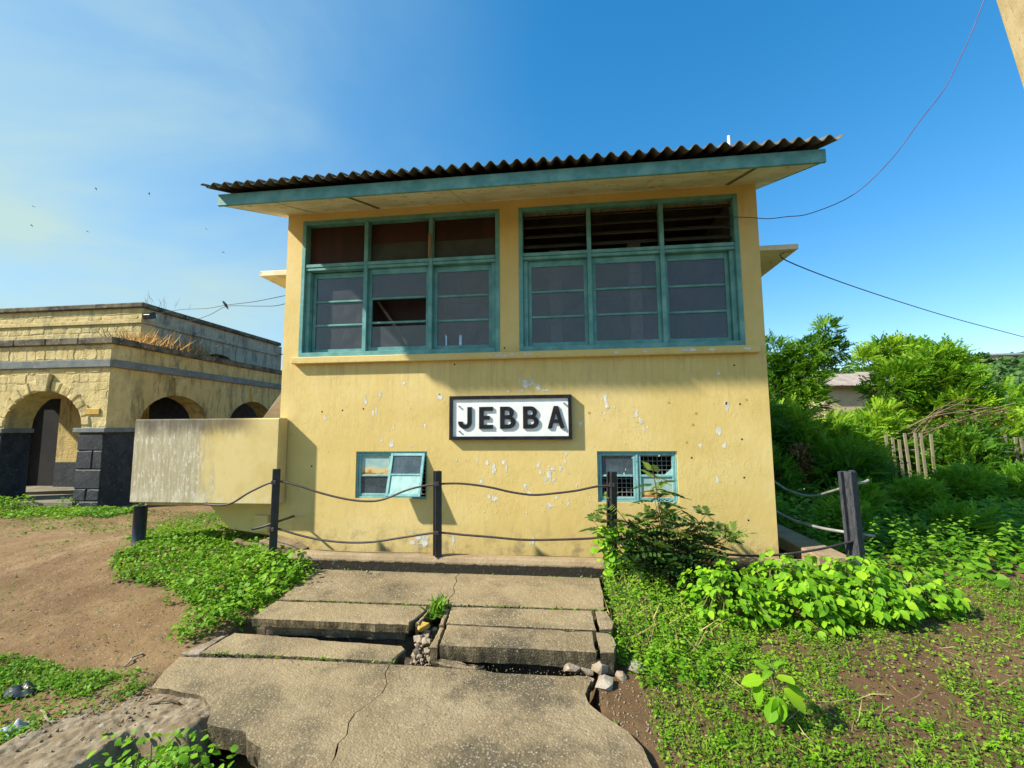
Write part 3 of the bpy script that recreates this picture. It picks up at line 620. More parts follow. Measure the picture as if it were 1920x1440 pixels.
for k, (a, b) in enumerate(zip(edges[:-1], edges[1:])):
    yv = (random.uniform(-.012, .012)); yf = -1.115+yv
    zf = 4.178+yv*TAN
    roof_sheet(a, b+(.07 if k < 6 else 0), yf, DEP/2, zf, zf+TAN*(DEP/2-yf), .008*(k % 2), 'roof_sheet')
    roof_sheet(a, b+(.07 if k < 6 else 0), DEP+1.11, DEP/2, 4.178, 4.178+TAN*(DEP/2+1.115), .008*(k % 2), 'roof_sheet')
rz = 4.178+TAN*(DEP/2+1.115)
mk('ridge_cap', MB().prism([(DEP/2-.22, rz-.035), (DEP/2, rz+.06), (DEP/2+.22, rz-.035), (DEP/2, rz+.045)], YZ, -.36, 6.36), 'asbestos_sheet', roof)
mk('vent_pipe', MB().tube([(5.955, .67, 4.7), (5.955, .67, 5.425)], .020, 10), 'sign_white', roof)

# ------------------------------------------------------------------ station name sign
sg = thing('station_sign', 'white name board with raised black letters JEBBA and black frame', 'sign', (3.0, -.03, 1.34))
mk('board', MB().box(2.268, 3.738, -.046, -.002, 1.342, 1.862), 'sign_white', sg)
fr = MB(); o = .041
xa, xb, za, zb = 2.262, 3.744, 1.336, 1.868
def mitre(P): 
    fr.add([(x, -.066, z) for x, z in P]+[(x, -.003, z) for x, z in P], [(0, 1, 2, 3), (7, 6, 5, 4), (0, 4, 5, 1), (1, 5, 6, 2), (2, 6, 7, 3), (3, 7, 4, 0)])
mitre([(xa, za), (xb, za), (xb-o, za+o), (xa+o, za+o)]); mitre([(xb, za), (xb, zb), (xb-o, zb-o), (xb-o, za+o)]); mitre([(xb, zb), (xa, zb), (xa+o, zb-o), (xb-o, zb-o)]); mitre([(xa, zb), (xa, za), (xa+o, za+o), (xa+o, zb-o)])
mk('sign_frame', fr, 'sign_black', sg)
def arc(cx, cy, rx, ry, a0, a1, n=10): return [(cx+rx*math.cos(R(a0+(a1-a0)*i/n)), cy+ry*math.sin(R(a0+(a1-a0)*i/n))) for i in range(n+1)]
H_, T_ = .262, .052
LET = {
 'E': [[(0, 0), (.165, 0), (.165, T_*.86), (T_, T_*.86), (T_, .109), (.125, .109), (.125, .153), (T_, .153), (T_, H_-T_*.86), (.165, H_-T_*.86), (.165, H_), (0, H_)]],
 'J': [[(.165, H_), (.115, H_), (.115, .09)]+arc(.083, .083, .033, .036, 0, -180, 8)[1:]+[(.05, .088), (0, .088)]+arc(.083, .083, .083, .083, 180, 360, 14)[1:]],
 'B': [[(0, 0), (.10, 0)]+arc(.10, .075, .086, .075, -90, 55, 10)[1:]+arc(.092, .193, .074, .069, -50, 90, 10)+[(0, H_)],
       [(T_, .046), (T_, .114), (.095, .114)]+arc(.097, .080, .036, .034, 90, -90, 8)[1:-1]+[(.095, .046)], [(T_, .158), (T_, H_-.044), (.085, H_-.044)]+arc(.087, .188, .031, .030, 90, -90, 8)[1:-1]+[(.085, .158)]],
 'A': [[(0, 0), (.048, 0), (.066, .062), (.132, .062), (.150, 0), (.198, 0), (.124, H_), (.074, H_)], [(.078, .104), (.099, .19), (.120, .104)]]}
for ch, x in zip('JEBBA', (2.372, 2.632, 2.888, 3.166, 3.459)):
    c = bpy.data.curves.new('letter', 'CURVE'); c.dimensions = '2D'; c.fill_mode = 'BOTH'; c.extrude = .009; c.bevel_depth = .001
    for P in LET[ch]:
        sp = c.splines.new('POLY'); sp.points.add(len(P)-1); sp.use_cyclic_u = True
        for i, (u, v) in enumerate(P): sp.points[i].co = (u, v, 0, 1)
    ob = bpy.data.objects.new('letter', c); COL.objects.link(ob); me = bpy.data.meshes.new_from_object(ob.evaluated_get(bpy.context.evaluated_depsgraph_get())); bpy.data.objects.remove(ob)
    le = link('letter', me, 'sign_black', sg, Vector((x, -.0555, 1.470))-wloc(sg)); le.rotation_euler = (R(90), 0, 0); le['label'] = 'raised black letter ' + ch
for x, z in ((2.38, 1.745), (2.385, 1.44), (3.655, 1.765), (3.645, 1.462)): mk('bolt', MB().tube([(x, -.046, z), (x, -.066, z)], .0105, 8), 'bolt_metal', sg)

for x_, y_ in ((3.55, 1.5), (4.75, 1.3), (5.25, 2.6), (1.75, 2.0)): mk('room_pillar', MB().box(x_-.09, x_+.09, y_, y_+.18, 2.225, 4.295), 'paper_white' if y_ < 1.6 else 'room_plaster', cab, bevel=.01)
# things seen inside the upper room
tag(mk('plywood_sheet', MB().box(1.02, 2.05, .42, .435, 2.35, 3.46), 'plywood', at=(1.5, .43, 2.35)), 'brown plywood sheet standing behind the missing middle pane', 'plywood')
tag(mk('wooden_pole', MB().tube([(1.16, .30, 3.20), (1.62, .33, 2.55), (1.76, .34, 2.30)], [.020, .026, .024], 8), 'raw_timber', at=(1.7, .33, 2.3)), 'slanting bare wooden pole behind the missing middle pane', 'pole')
for x, y, lab in ((.55, 2.2, 'tall pale cupboard inside the room behind the left window'), (4.35, 2.4, 'grey cupboard inside the room behind the right window')):
    c = thing('cupboard', lab, 'cupboard', (x, y, 2.22)); mk('carcass', MB().box(x-.25, x+.35, y, y+.4, 2.225, 3.78), 'dusty_board', c, bevel=.006); mk('door', MB().box(x-.24, x+.045, y-.018, y-.001, 2.27, 3.74), 'room_plaster', c, bevel=.004); mk('door', MB().box(x+.055, x+.34, y-.018, y-.001, 2.27, 3.74), 'room_plaster', c, bevel=.004)
tag(mk('notice_sheet', MB().prism([(.33, 3.22), (.86, 3.09), (.88, 3.02), (.33, 3.11)], XZ, 1.4, 1.402), 'paper_white', at=(.6, 1.4, 3.0)), 'white paper notice hanging behind the left sash', 'paper')

# ------------------------------------------------------------------ outside stair with parapet, left of the cabin
st = thing('outside_stair', 'concrete stair landing with streaked yellow and grey parapet beside the cabin', 'stair', (0, 0, 0))
par = MB().box(-1.912, .122, -.182, -.003, .556, 1.622)
mk('parapet', par, 'stained_parapet', st, bevel=.014)
mk('landing_slab', MB().box(-1.86, -.004, -.002, 1.15, .50, .60), 'yellow_wall_paint', st)
mk('parapet', MB().box(-1.912, -1.80, .0, 1.15, .602, 1.60), 'stained_parapet', st, bevel=.01)
mk('flight_soffit', MB().prism([(-1.02, .50), (-.73, .215), (-.68, .19), (-.01, .11), (-.01, .497)], XZ, .10, 1.1), 'yellow_wall_paint', st)
mk('upper_flight', MB().prism([(-1.75, .60), (-1.45, .60), (-.02, 2.40), (-.02, 2.83), (-.10, 2.83)], XZ, 1.0, 1.14), 'mossy_concrete', st, bevel=.01)
for k in range(8): mk('step', MB().box(-1.50+k*.18, -1.32+k*.18+.0, 1.142, 2.0, .602+k*.2, .80+k*.225), 'aggregate_concrete', st)
mk('landing_post', MB().tube([(-1.842, -.075, -.15), (-1.842, -.075, .499)], .074, 20), 'blue_black_pipe', st, smooth=True)
mk('meter_box', MB().box(-.34, -.15, .06, .098, .17, .38), 'yellow_wall_paint', st, bevel=.008)
mk('conduit_pipe', MB().tube(crom([(-.5, -.10, .02), (-.42, -.12, .10), (-.30, -.12, .06), (-.12, -.11, .05)]), .03, 8), 'raw_timber', st)
mk('stair_foot', MB().prism([(.04, -.25), (.50, -.25), (.50, .03), (.36, .10), (.08, .17), (.04, .17)], XZ, -.36, -.05), 'mossy_concrete', st, bevel=.008)

# ------------------------------------------------------------------ railing
rl = thing('pipe_railing', 'railing of black posts and bent sagging pipes in front of the cabin', 'railing', (2.25, -.5, .09))
def post(x, y, zb, zt, lx, ly, mat='black_paint', s=.036):
    """old rail section: two flanges and a web"""
    P = [(-s, -s), (s, -s), (s, -s*.55), (s*.35, -s*.35), (s*.35, s*.35), (s, s*.55), (s, s), (-s, s), (-s, s*.55), (-s*.35, s*.35), (-s*.35, -s*.35), (-s, -s*.55)]
    c, n = math.cos(R(38)), math.sin(R(38)); P = [(u*c-v*n, u*n+v*c) for u, v in P]; k = len(P)
    V = [(x+u, y+v, zb) for u, v in P]+[(x+lx+u, y+ly+v, zt) for u, v in P]
    return mk('post', (V, [tuple(range(k))[::-1], tuple(range(k, 2*k))]+[(i, (i+1) % k, k+(i+1) % k, k+i) for i in range(k)]), mat, rl, bevel=.003)
post(.32, -.5, -.1, 1.022, .006, 0, s=.040); post(2.254, -.5, .088, 1.007, -.008, 0, s=.038); post(4.12, -.5, -.1, 1.01, .026, 0, s=.040)
pr = post(6.612, -.27, -.1, .998, -.028, 0, 'weathered_black_timber', .062); pr['label'] = 'weathered grey-black post'
mk('post', MB().box(6.655, 6.70, -.215, -.165, -.1, 1.004), 'weathered_black_timber', rl, bevel=.004, jit=.004)
def rail(P, r=.0115, m='rail_pipe'): return mk('rail', MB().tube(crom(P), r, 10), m, rl, smooth=True)
up = [(2.247,.862),(2.428,.872),(2.608,.864),(2.845,.832),(3.08,.783),(3.311,.757),(3.54,.776),(3.767,.806),(3.993,.853),(4.15,.862)]
rail([(-.72, -.30, .588), (-.591, -.42, .590), (-.25, -.5, .615), (.012, -.5, .759), (.321, -.5, .877), (.607, -.5, .831), (.87, -.5, .755), (1.193, -.5, .687), (1.447, -.5, .667), (1.634, -.5, .692), (1.88, -.5, .789), (2.064, -.5, .837)]+[(x, -.5, z) for x, z in up])
rail([(.28, -.5, .375), (.346, -.5, .353), (.63, -.5, .282), (.889, -.5, .235), (1.208, -.5, .212), (1.52, -.5, .225), (1.889, -.5, .285), (2.252, -.5, .338), (2.55, -.5, .322), (2.844, -.5, .306), (3.191, -.5, .285), (3.532, -.5, .293), (3.868, -.5, .311), (4.128, -.5, .328), (4.584, -.47, .25), (4.964, -.43, .203), (5.39, -.40, .155), (5.765, -.37, .156), (6.198, -.33, .209), (6.576, -.28, .290), (6.816, -.2, .325)])
rail([(.10, -.56, .35), (.20, -.54, .37), (.365, -.49, .425), (.30, -.2, .405), (.237, .0, .387)], .014)
rail([(6.83, -.19, .90), (6.771, -.2, .876), (6.677, -.2, .859), (6.623, .1, .745), (6.594, .5, .632), (6.583, 1.0, .626), (6.595, 1.4, .682), (6.6, 2.0, .8)], .014, 'galvanised_pipe')
rail([(6.84, -.2, .330), (6.639, -.2, .354), (6.484, .1, .34), (6.394, .5, .339), (6.401, 1.0, .362), (6.42, 1.8, .45)], .016, 'galvanised_pipe')

# ------------------------------------------------------------------ low wall right of the cabin
lw = tag(mk('low_wall', MB().box(6.27, 6.60, -.22, 4.6, -.35, .115), 'mossy_concrete', bevel=.012, at=(6.43, 2, -.05)), 'low bare concrete wall running back along the side of the cabin', 'wall')
for (x, y, sx, lab) in ((6.15, -.62, .13, 'flat pale stone lying in front of the low wall'), (6.72, -.62, .15, 'pale broken slab end among the lime leaves by the right post')):
    mb = MB().prism([(x-sx, y-.07), (x+sx*.8, y-.09), (x+sx, y+.05), (x-sx*.5, y+.10)], XY, -.14, .0); tag(mk('flat_stone', mb, 'broken_concrete', at=(x, y, -.14), jit=.01, bevel=.008), lab, 'stone')

# ------------------------------------------------------------------ path of broken concrete slabs
def slab_mb(poly, zt, th, jag=.008, step=.04, tilt=(0, 0), ins0=.012):
    n = len(poly); ring = []
    for i in range(n):
        a = Vector(poly[i]); b = Vector(poly[(i+1) % n]); L_ = (b-a).length; k = max(1, int(L_/step)); nn = Vector((-(b-a).y, (b-a).x)).normalized()
        for j in range(k):
            p = a+(b-a)*j/k
            if j: p = p+nn*(random.uniform(-jag, jag)*.6+jag*2.0*(float(fbm(p.x*9+zt*50, p.y*9, 2))-.5))
            ring.append(p)
    m = len(ring); V = []; c = sum(ring, Vector((0, 0)))/m
    zf = lambda p: zt+tilt[0]*(p.x-c.x)+tilt[1]*(p.y-c.y)
    nrm_ = []
    for i in range(m):
        d = (ring[(i+1) % m]-ring[i-1]); nrm_.append(Vector((d.y, -d.x)).normalized())
    area = sum(ring[i].x*ring[(i+1) % m].y-ring[(i+1) % m].x*ring[i].y for i in range(m)); sg_ = 1 if area > 0 else -1
    for k, (ins, dz) in enumerate(((ins0, 0), (0, -ins0*.8), (.004, -th*.55), (.012, -th))):
        for i, p in enumerate(ring):
            q = p-nrm_[i]*sg_*(ins+(random.uniform(0, .006) if k else 0)); V.append((q.x, q.y, zf(p)+dz+(random.uniform(-.003, .003) if k != 1 else 0)*(0 if k == 0 else 1)))
    F = [tuple(range(m)) if area > 0 else tuple(range(m))[::-1]]
    for k in range(3):
        for i in range(m): j = (i+1) % m; f_ = (k*m+i, (k+1)*m+i, (k+1)*m+j, k*m+j); F.append(f_ if area > 0 else f_[::-1])
    F.append(tuple(range(3*m, 4*m))[::-1] if area > 0 else tuple(range(3*m, 4*m)))
    return V, F
CR = [(2.345, -2.035), (2.36, -2.16), (2.425, -2.28), (2.435, -2.39), (2.40, -2.50), (2.355, -2.61), (2.36, -2.70), (2.40, -2.80), (2.385, -2.87), (2.42, -2.97), (2.43, -3.1), (2.46, -3.7)]
left = [(.68, -2.10), (1.5, -2.045)]+CR+[(1.9, -3.7), (2.02, -3.3), (2.06, -3.08), (1.98, -2.95), (1.86, -2.90), (1.80, -2.84), (1.66, -2.82), (1.52, -2.80), (1.46, -2.70), (1.40, -2.63), (1.26, -2.545), (1.12, -2.53), (.98, -2.50), (.84, -2.49), (.74, -2.30)]
g_ = .001
T22 = lambda P: [(3.677+(x-3.677)*.977, -5.4+(y+5.4)*.977) for x, y in P]
right = [(x+g_, y) for x, y in CR][::-1]+[(2.9, -2.035), (3.05, -2.04), (3.12, -2.065), (3.41, -2.062), (3.66, -2.058), (3.72, -2.04), (3.80, -2.045), (3.815, -2.10), (3.77, -2.26), (3.79, -2.36), (3.90, -2.50), (4.0, -2.60), (4.06, -2.72), (4.085, -2.87), (4.1, -3.2), (4.1, -3.7)]
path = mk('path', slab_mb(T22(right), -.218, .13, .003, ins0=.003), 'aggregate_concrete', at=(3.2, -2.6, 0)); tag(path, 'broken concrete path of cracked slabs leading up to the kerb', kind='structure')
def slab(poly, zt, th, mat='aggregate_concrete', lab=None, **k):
    o = mk('slab', slab_mb(poly, zt, th, **k), mat, path)
    if lab: o['label'] = lab
    return o
slab(T22(left), -.22, .13, jag=.003, ins0=.003, lab='cracked left half of the front slab')
C1 = [(2.514, -.55), (2.50, -.66), (2.545, -.80), (2.55, -.95), (2.60, -1.10), (2.585, -1.25), (2.615, -1.395)]
slab([(.88, -.55)]+C1+[(1.5, -1.41), (1.03, -1.425)], -.070, .12, jag=.003, ins0=.004)
slab([(x+.001, y) for x, y in C1][::-1]+[(3.985, -.55), (3.99, -1.0), (3.97, -1.36)], -.068, .12, jag=.003, ins0=.004)
slab([(1.02, -1.45), (1.5, -1.432), (2.44, -1.425), (2.455, -1.55), (2.40, -1.79), (1.6, -1.80), (1.05, -1.81)], -.072, .075, jag=.007)
slab([(1.10, -1.46), (2.42, -1.44), (2.36, -1.75), (1.14, -1.77)], -.150, .075, mat='dark_broken_concrete', jag=.012)
slab([(2.655, -1.425), (3.3, -1.40), (3.87, -1.385), (3.88, -1.74), (3.3, -1.745), (2.69, -1.745)], -.068, .10, jag=.005)
slab([(3.892, -1.39), (3.985, -1.39), (4.03, -1.60), (4.0, -1.72), (3.905, -1.74)], -.070, .10, jag=.006, ins0=.006)
slab([(2.705, -1.765), (3.3, -1.765), (3.60, -1.765), (3.66, -1.79), (3.74, -1.77), (3.85, -1.765), (3.86, -2.075), (3.4, -2.072), (2.735, -2.09)], -.074, .122, jag=.004)
slab([(3.872, -1.77), (3.98, -1.79), (4.01, -1.95), (3.98, -2.07), (3.88, -2.085)], -.078, .15, jag=.008, ins0=.006)
slab([(.88, -1.775), (1.2, -1.785), (1.62, -1.80), (1.68, -1.825), (2.1, -1.835), (2.37, -1.845), (2.42, -1.90), (2.38, -2.075), (1.5, -2.08), (.86, -2.115)], -.212, .11, jag=.006)
slab([(.78, -1.81), (.84, -1.78), (.85, -2.10), (.70, -2.12)], -.225, .09, jag=.012, mat='broken_concrete')
slab([(2.70, -2.125), (3.0, -2.125), (3.07, -2.095), (2.74, -2.092)], -.19, .07, tilt=(-.10, .5), jag=.010)
slab([(2.455, -1.43), (2.50, -1.43), (2.47, -1.74), (2.43, -1.74)], -.085, .12, jag=.006); slab([(2.60, -1.43), (2.645, -1.43), (2.675, -1.74), (2.63, -1.74)], -.085, .12, jag=.006)
slab([(2.645, -1.77), (2.69, -1.77), (2.72, -2.08), (2.66, -2.08)], -.095, .14, jag=.008)
for y0 in (-1.5,): mk('slab_bed', MB().box(1.0, 2.4, -1.66, -1.45, -.55, -.228), 'dark_broken_concrete', path)
mk('slab_bed', MB().box(2.72, 3.95, -1.86, -1.45, -.55, -.245), 'dark_broken_concrete', path)
kb = MB().prism([(-.555, -.2), (-.548, .045), (-.530, .080), (-.505, .092), (-.40, .095), (-.385, .085), (-.385, -.2)], YZ, .54, 4.25)
mk('kerb', kb, 'mossy_concrete', path)
mk('kerb', MB().prism([(-.42, -.25), (-.42, .02), (-.05, .04), (-.05, -.25)], YZ, 4.26, 6.2), 'mossy_concrete', path, bevel=.01)
# crumbled screed at the left of the front slab
SX, SY = np.meshgrid(np.linspace(.28, 1.58, 120), np.linspace(-3.5, -2.36, 100), indexing='ij')
SZ = -.275+.02*fbm(SX*9, SY*9, 4)+.025*(vn(SX*4+9, SY*4)-.5)+.022*np.floor(4*fbm(SX*13, SY*13, 3))/4+.022*(fbm(SX*34, SY*34, 3)-.5)
edge_ = inbox(SX, SY, .55, 1.45, -3.4, -2.44, .14)*(1-inbox(SX, SY, 1.16, 2.0, -3.6, -2.95, .06)); lim = .35+.55*sst(-2.45, -3.3, SY)
SZ = np.where(SX < 1.42-.9*sst(-2.45, -3.1, SY)-.15+.9, SZ, SZ)-.16*(1-edge_)
q = (np.arange(119)[:, None]*100+np.arange(99)[None]).ravel()
npmesh('crumbled_screed', np.stack([SX.ravel(), SY.ravel(), SZ.ravel()], 1), np.stack([q, q+100, q+101, q+1], 1), 'crumbled', path)

def chunk(c, s, mat, n=22, flat=.7):
    bm = bmesh.new()
    for _ in range(n):
        d = Vector((random.gauss(0, 1), random.gauss(0, 1), random.gauss(0, 1))).normalized(); bm.verts.new((d.x*s*random.uniform(.75, 1.15), d.y*s*random.uniform(.6, 1), d.z*s*flat))
    r = bmesh.ops.convex_hull(bm, input=bm.verts); bmesh.ops.delete(bm, geom=[e for e in r['geom_interior'] if isinstance(e, bmesh.types.BMVert)], context='VERTS')
    bmesh.ops.subdivide_edges(bm, edges=bm.edges[:], cuts=2, use_grid_fill=True, fractal=s*1.6, along_normal=.2, seed=random.randint(0, 999))
    me = bpy.data.meshes.new('chunk'); bm.to_mesh(me); bm.free(); return me
def put_chunk(x, y, z, s, mat, lab, grp=None, flat=.7, name='concrete_chunk'):
    o = link(name, chunk((x, y, z), s, mat, flat=flat), mat, None, (x, y, z)); o.rotation_euler = (0, 0, random.uniform(0, 6)); return tag(o, lab, 'rubble', grp)
GR = 'broken concrete chunks'
put_chunk(3.69, -2.035, -.205, .075, 'broken_concrete', 'tilted brown concrete chunk leaning on the stepped slab edge', GR)
put_chunk(3.79, -2.02, -.215, .07, 'broken_concrete', 'crumbly chunk in the middle of the rubble heap by the slab corner', GR)
put_chunk(3.88, -2.03, -.195, .085, 'broken_concrete', 'largest tan chunk topping the rubble heap by the slab corner', GR)
put_chunk(3.91, -2.17, -.235, .085, 'pebble', 'pale whitish chunk at the front of the rubble heap', GR, .55)
put_chunk(4.13, -1.99, -.21, .07, 'pebble', 'white chunk lying apart from the heap on the weeds', GR, .65)
put_chunk(4.02, -2.07, -.24, .06, 'broken_concrete', 'small brown chunk at the right end of the rubble heap', GR)
put_chunk(3.80, -2.13, -.25, .05, 'broken_concrete', 'low flat chunk beside the front slab corner', GR)
put_chunk(1.53, -.66, -.045, .022, 'pebble', 'small grey pebble lying on the top slab by the kerb', None, .8, 'pebble')
for _ in range(16): 
    t = random.random(); put_chunk(2.44+.14*random.random()+.06*t, -1.62-.40*t, -.16-.06*t, random.uniform(.02, .05), random.choice(['broken_concrete', 'dark_broken_concrete', 'broken_concrete']), 'small concrete rubble filling the gap between the left and right slabs', 'rubble in the slab gap')
put_chunk(2.49, -1.70, -.12, .06, 'plaque_brass', 'rounded orange-brown stone in the slab gap', None, .7)
for x, y, s in ((.92, -3.02, .075), (.70, -2.98, .06), (1.10, -2.93, .06), (.60, -2.8, .045)): put_chunk(x, y, -.30, s, 'crumbled', {.92: 'largest grey lump of the crumbled screed beside the hole plant', .70: 'grey concrete lump at the bottom edge below the bleached stick', 1.10: 'grey concrete lump at the rim of the hole', .60: 'small concrete lump under the bleached stick'}[x], 'concrete lumps by the hole', .5)
for _ in range(10): put_chunk(random.uniform(3.88, 4.3), random.uniform(-2.6, -2.2), -.285, random.uniform(.012, .03), 'pebble', 'pale pebble on dark soil beside the broken slab edge', 'pebbles beside the front slab', .7, 'pebble')
def crumple(name, x, y, z, sx, sy, mat, lab):
    n = 12; U, V_ = np.meshgrid(np.linspace(-1, 1, n), np.linspace(-1, 1, n), indexing='ij'); rr = .8+.4*vn(U*2+x*7, V_*2)
    P = np.stack([x+sx*U*rr, y+sy*V_*rr, z+.05*vn(U*3+5, V_*3+x)*(1.2-U*U)*(1.2-V_*V_)], -1).reshape(-1, 3); q = (np.arange(n-1)[:, None]*n+np.arange(n-1)[None]).ravel()
    tag(npmesh(name, P, np.stack([q, q+n, q+n+1, q+1], 1), mat, loc=(x, y, z)), lab, 'litter')
crumple('plastic_bag', .03, -2.64, -.25, .10, .07, 'black_plastic', 'crumpled black plastic bag in the weeds at the left edge')
crumple('plastic_scrap', .42, -2.96, -.27, .05, .07, 'grey_plastic', 'pale blue-grey plastic scrap at the lower left edge')
def stick(P, r, m, lab, grp=None):
    P = [(x, y, float(gz(x, y))+r+(.0 if k_ in (0, len(P)-1) else .012)) for k_, (x, y, z) in enumerate(P)]
    tag(mk('dry_stick', MB().tube(crom(P, 4), r, 6), m, at=P[0]), lab, 'stick', grp)
stick([(.38, -2.13, -.22), (.41, -2.16, -.215), (.385, -2.21, -.22), (.42, -2.25, -.215), (.43, -2.31, -.22)], .006, 'pebble', 'pale wriggling twig on the bare soil left of the path')
stick([(.36, -2.78, 0), (.44, -2.82, 0), (.52, -2.87, 0), (.60, -2.88, 0)], .007, 'pebble', 'bleached stick lying on the weeds near the crumbled screed')
stick([(.78, -2.50, -.21), (.95, -2.54, -.20), (1.10, -2.50, -.215)], .006, 'bark', 'thin dark stick on the crumbled screed'); stick([(1.0, -2.66, -.23), (1.2, -2.66, -.21), (1.36, -2.60, -.23)], .007, 'bark', 'dark stick beside the edge of the front slab')

# ------------------------------------------------------------------ arcaded station building on the left
sb = thing('station_building', 'old arcaded stone station building washed yellow with black pier bases', 'building', (-7.5, 5, -.1))
BX, BY, TH = -5.70, 2.74, .5
def arch_poly(u0, u1, zb, zt, archs, spring, rise, n=14):
    P = [(u0, zb)]
    for c, h in archs: P += [(c-h, zb)]+[(c-h*math.cos(math.pi*i/n), spring+rise*math.sin(math.pi*i/n)) for i in range(n+1)]+[(c+h, zb)]
    return P+[(u1, zb), (u1, zt), (u0, zt)]
FA = [(-9.86, .93), (-7.20, .93)]; SA = [(4.42, .97), (7.07, .97), (9.72, .97)]
mk('front_arcade', MB().prism(arch_poly(-11.2, BX, 1.53, 3.28, FA, 1.57, .74), XZ, BY, BY+TH), 'mortar_wash', sb)
mk('side_arcade', MB().prism(arch_poly(BY+TH+.001, 11.6, 1.53, 3.28, SA, 1.57, .74), YZ, BX-TH, BX-.0), 'washed_side', sb)
for a, b in ((-6.30, BX+.01), (-8.95, -8.13), (-11.2, -10.8)):
    p = mk('pier', MB().box(a+.02, b-.002, BY-.005, BY+TH, -.3, 1.44), 'black_stone_and_shade', sb, at=((a+b)/2, BY, -.1))
    z = -.28
    for h, cut in ((.34, None), (.24, .5), (.40, None), (.37, .62), (.34, None)):
        hh = h; seg = [(a, b)] if cut is None else [(a, a+(b-a)*cut), (a+(b-a)*cut, b)]
        for s0, s1 in seg:
            mk('pier_block', MB().box(s0+.006, s1-.006, BY-.035, BY+.05, z+.006, min(z+hh, 1.435)-.006), 'black_stone_and_shade', p, bevel=.014, jit=.008)
        z += hh
    mk('pier_cap', MB().box(a-.09, b+.05, BY-.07, BY+TH+.02, 1.44, 1.535), 'slate_band', p, bevel=.012)
for a, b in ((BY+TH+.001, 3.45), (5.39, 6.10), (8.04, 8.75), (10.69, 11.6)):
    p = mk('pier', MB().box(BX-TH, BX+.008, a, b, -.3, 1.44), 'black_stone_and_shade', sb); mk('pier_cap', MB().box(BX-TH-.03, BX+.05, a-.05, b+.05, 1.441, 1.534), 'slate_band', p, bevel=.012)
mk('string_course', MB().box(-11.2, BX+.065, BY-.06, BY-.001, 2.79, 2.955), 'slate_band', sb, bevel=.012); mk('string_course', MB().box(BX+.001, BX+.062, BY, 11.6, 2.79, 2.953), 'slate_band', sb, bevel=.012)
x = BX+.07
while x > -11.2:
    w_ = random.uniform(.62, .86); mk('coping_stone', MB().box(x-w_+.008, x, BY-.07, BY+TH+.05, 3.281, 3.42), 'dark_coping', sb, bevel=.014, jit=.004); x -= w_
y = BY+TH+.06
while y < 11.5:
    w_ = random.uniform(.62, .86); mk('coping_stone', MB().box(BX-TH-.05, BX+.07, y, y+w_-.010, 3.281, 3.418), 'dark_coping', sb, bevel=.014, jit=.004); y += w_
# stones of the front face
def stone(P, yf, dep, mat='washed_stone', nm='stone'):
    c = np.mean(P, 0); P = np.array(P); ring2 = c+np.array((random.uniform(-.02, .02), random.uniform(-.012, .012)))+(P-c)*random.uniform(.72, .9); n = len(P)
    V = [(u, yf, v) for u, v in P]+[(u, yf-dep*random.uniform(.6, 1.1), v) for u, v in ring2]
    return mk(nm, (V, [(i, (i+1) % n, n+(i+1) % n, n+i) for i in range(n)]+[tuple(range(n, 2*n))]), mat, sb, smooth=False)
def rubble(u0, u1, z0, z1, yf, hole=None, hmin=.13, hmax=.25, wmin=.14, wmax=.50):
    z = z0
    while z < z1-.06:
        h = min(random.uniform(hmin, hmax), z1-z); u = u0+random.uniform(-.15, 0)
        while u < u1:
            w = random.uniform(wmin, wmax); a, b = max(u, u0), min(u+w, u1); u += w
            if b-a < .07: continue
            zz0, zz1 = z+.008, z+h-.008; j = lambda s=.03: random.uniform(-s, s)*1.5
            P = [(a+.008+j(.008), zz0+j(.01)), ((a+b)/2+j(.03), zz0+j(.012)), (b-.008+j(.008), zz0+j(.01)), (b-.008+j(), (zz0+zz1)/2), (b-.01+j(.01), zz1+j(.01)), ((a+b)/2+j(.03), zz1+j(.012)), (a+.01+j(.01), zz1+j(.01)), (a+.008+j(), (zz0+zz1)/2)]
            if hole and any(hole(p) for p in P): continue
            stone(P, yf-.001, random.uniform(.004, .014))
        z += h
def in_ring(p):
    for c, h in FA:
        if ((p[0]-c)/(h+.27))**2+((p[1]-1.55)/(.74+.27))**2 < 1: return True
    return -6.19 < p[0] < -5.83 and 1.78 < p[1] < 1.97
rubble(-8.75, BX-.005, 1.55, 2.785, BY, in_ring); rubble(-8.75, BX-.005, 2.96, 3.275, BY)
for c, h in FA[1:]:
    n = 13
    for k in range(n):
        t0, t1 = math.pi*(k+.04)/n, math.pi*(k+.96)/n
        if k == n//2: continue
        P = []
        for t in (t0, (t0+t1)/2, t1): P.append((c+h*math.cos(t), 1.57+.74*math.sin(t)))
        ex = random.uniform(.20, .27)
        for t in (t1, (t0+t1)/2, t0): P.append((c+(h+ex)*math.cos(t), 1.57+(.74+ex)*math.sin(t)))
        stone(P[::-1], BY-.001, .03, nm='voussoir')
    mk('keystone', MB().prism([(c-.12, 2.295), (c+.12, 2.295), (c+.17, 2.67), (c-.17, 2.67)], XZ, BY-.09, BY-.002), 'washed_stone', sb, bevel=.015)
for c, h in SA: mk('keystone', MB().prism([(c-.13, 2.295), (c+.13, 2.295), (c+.18, 2.72), (c-.18, 2.72)], YZ, BX+.001, BX+.07), 'washed_side', sb, bevel=.012)
mk('plaque', MB().box(-6.17, -5.85, BY-.03, BY-.002, 1.81, 1.935), 'plaque_brass', sb, bevel=.006)
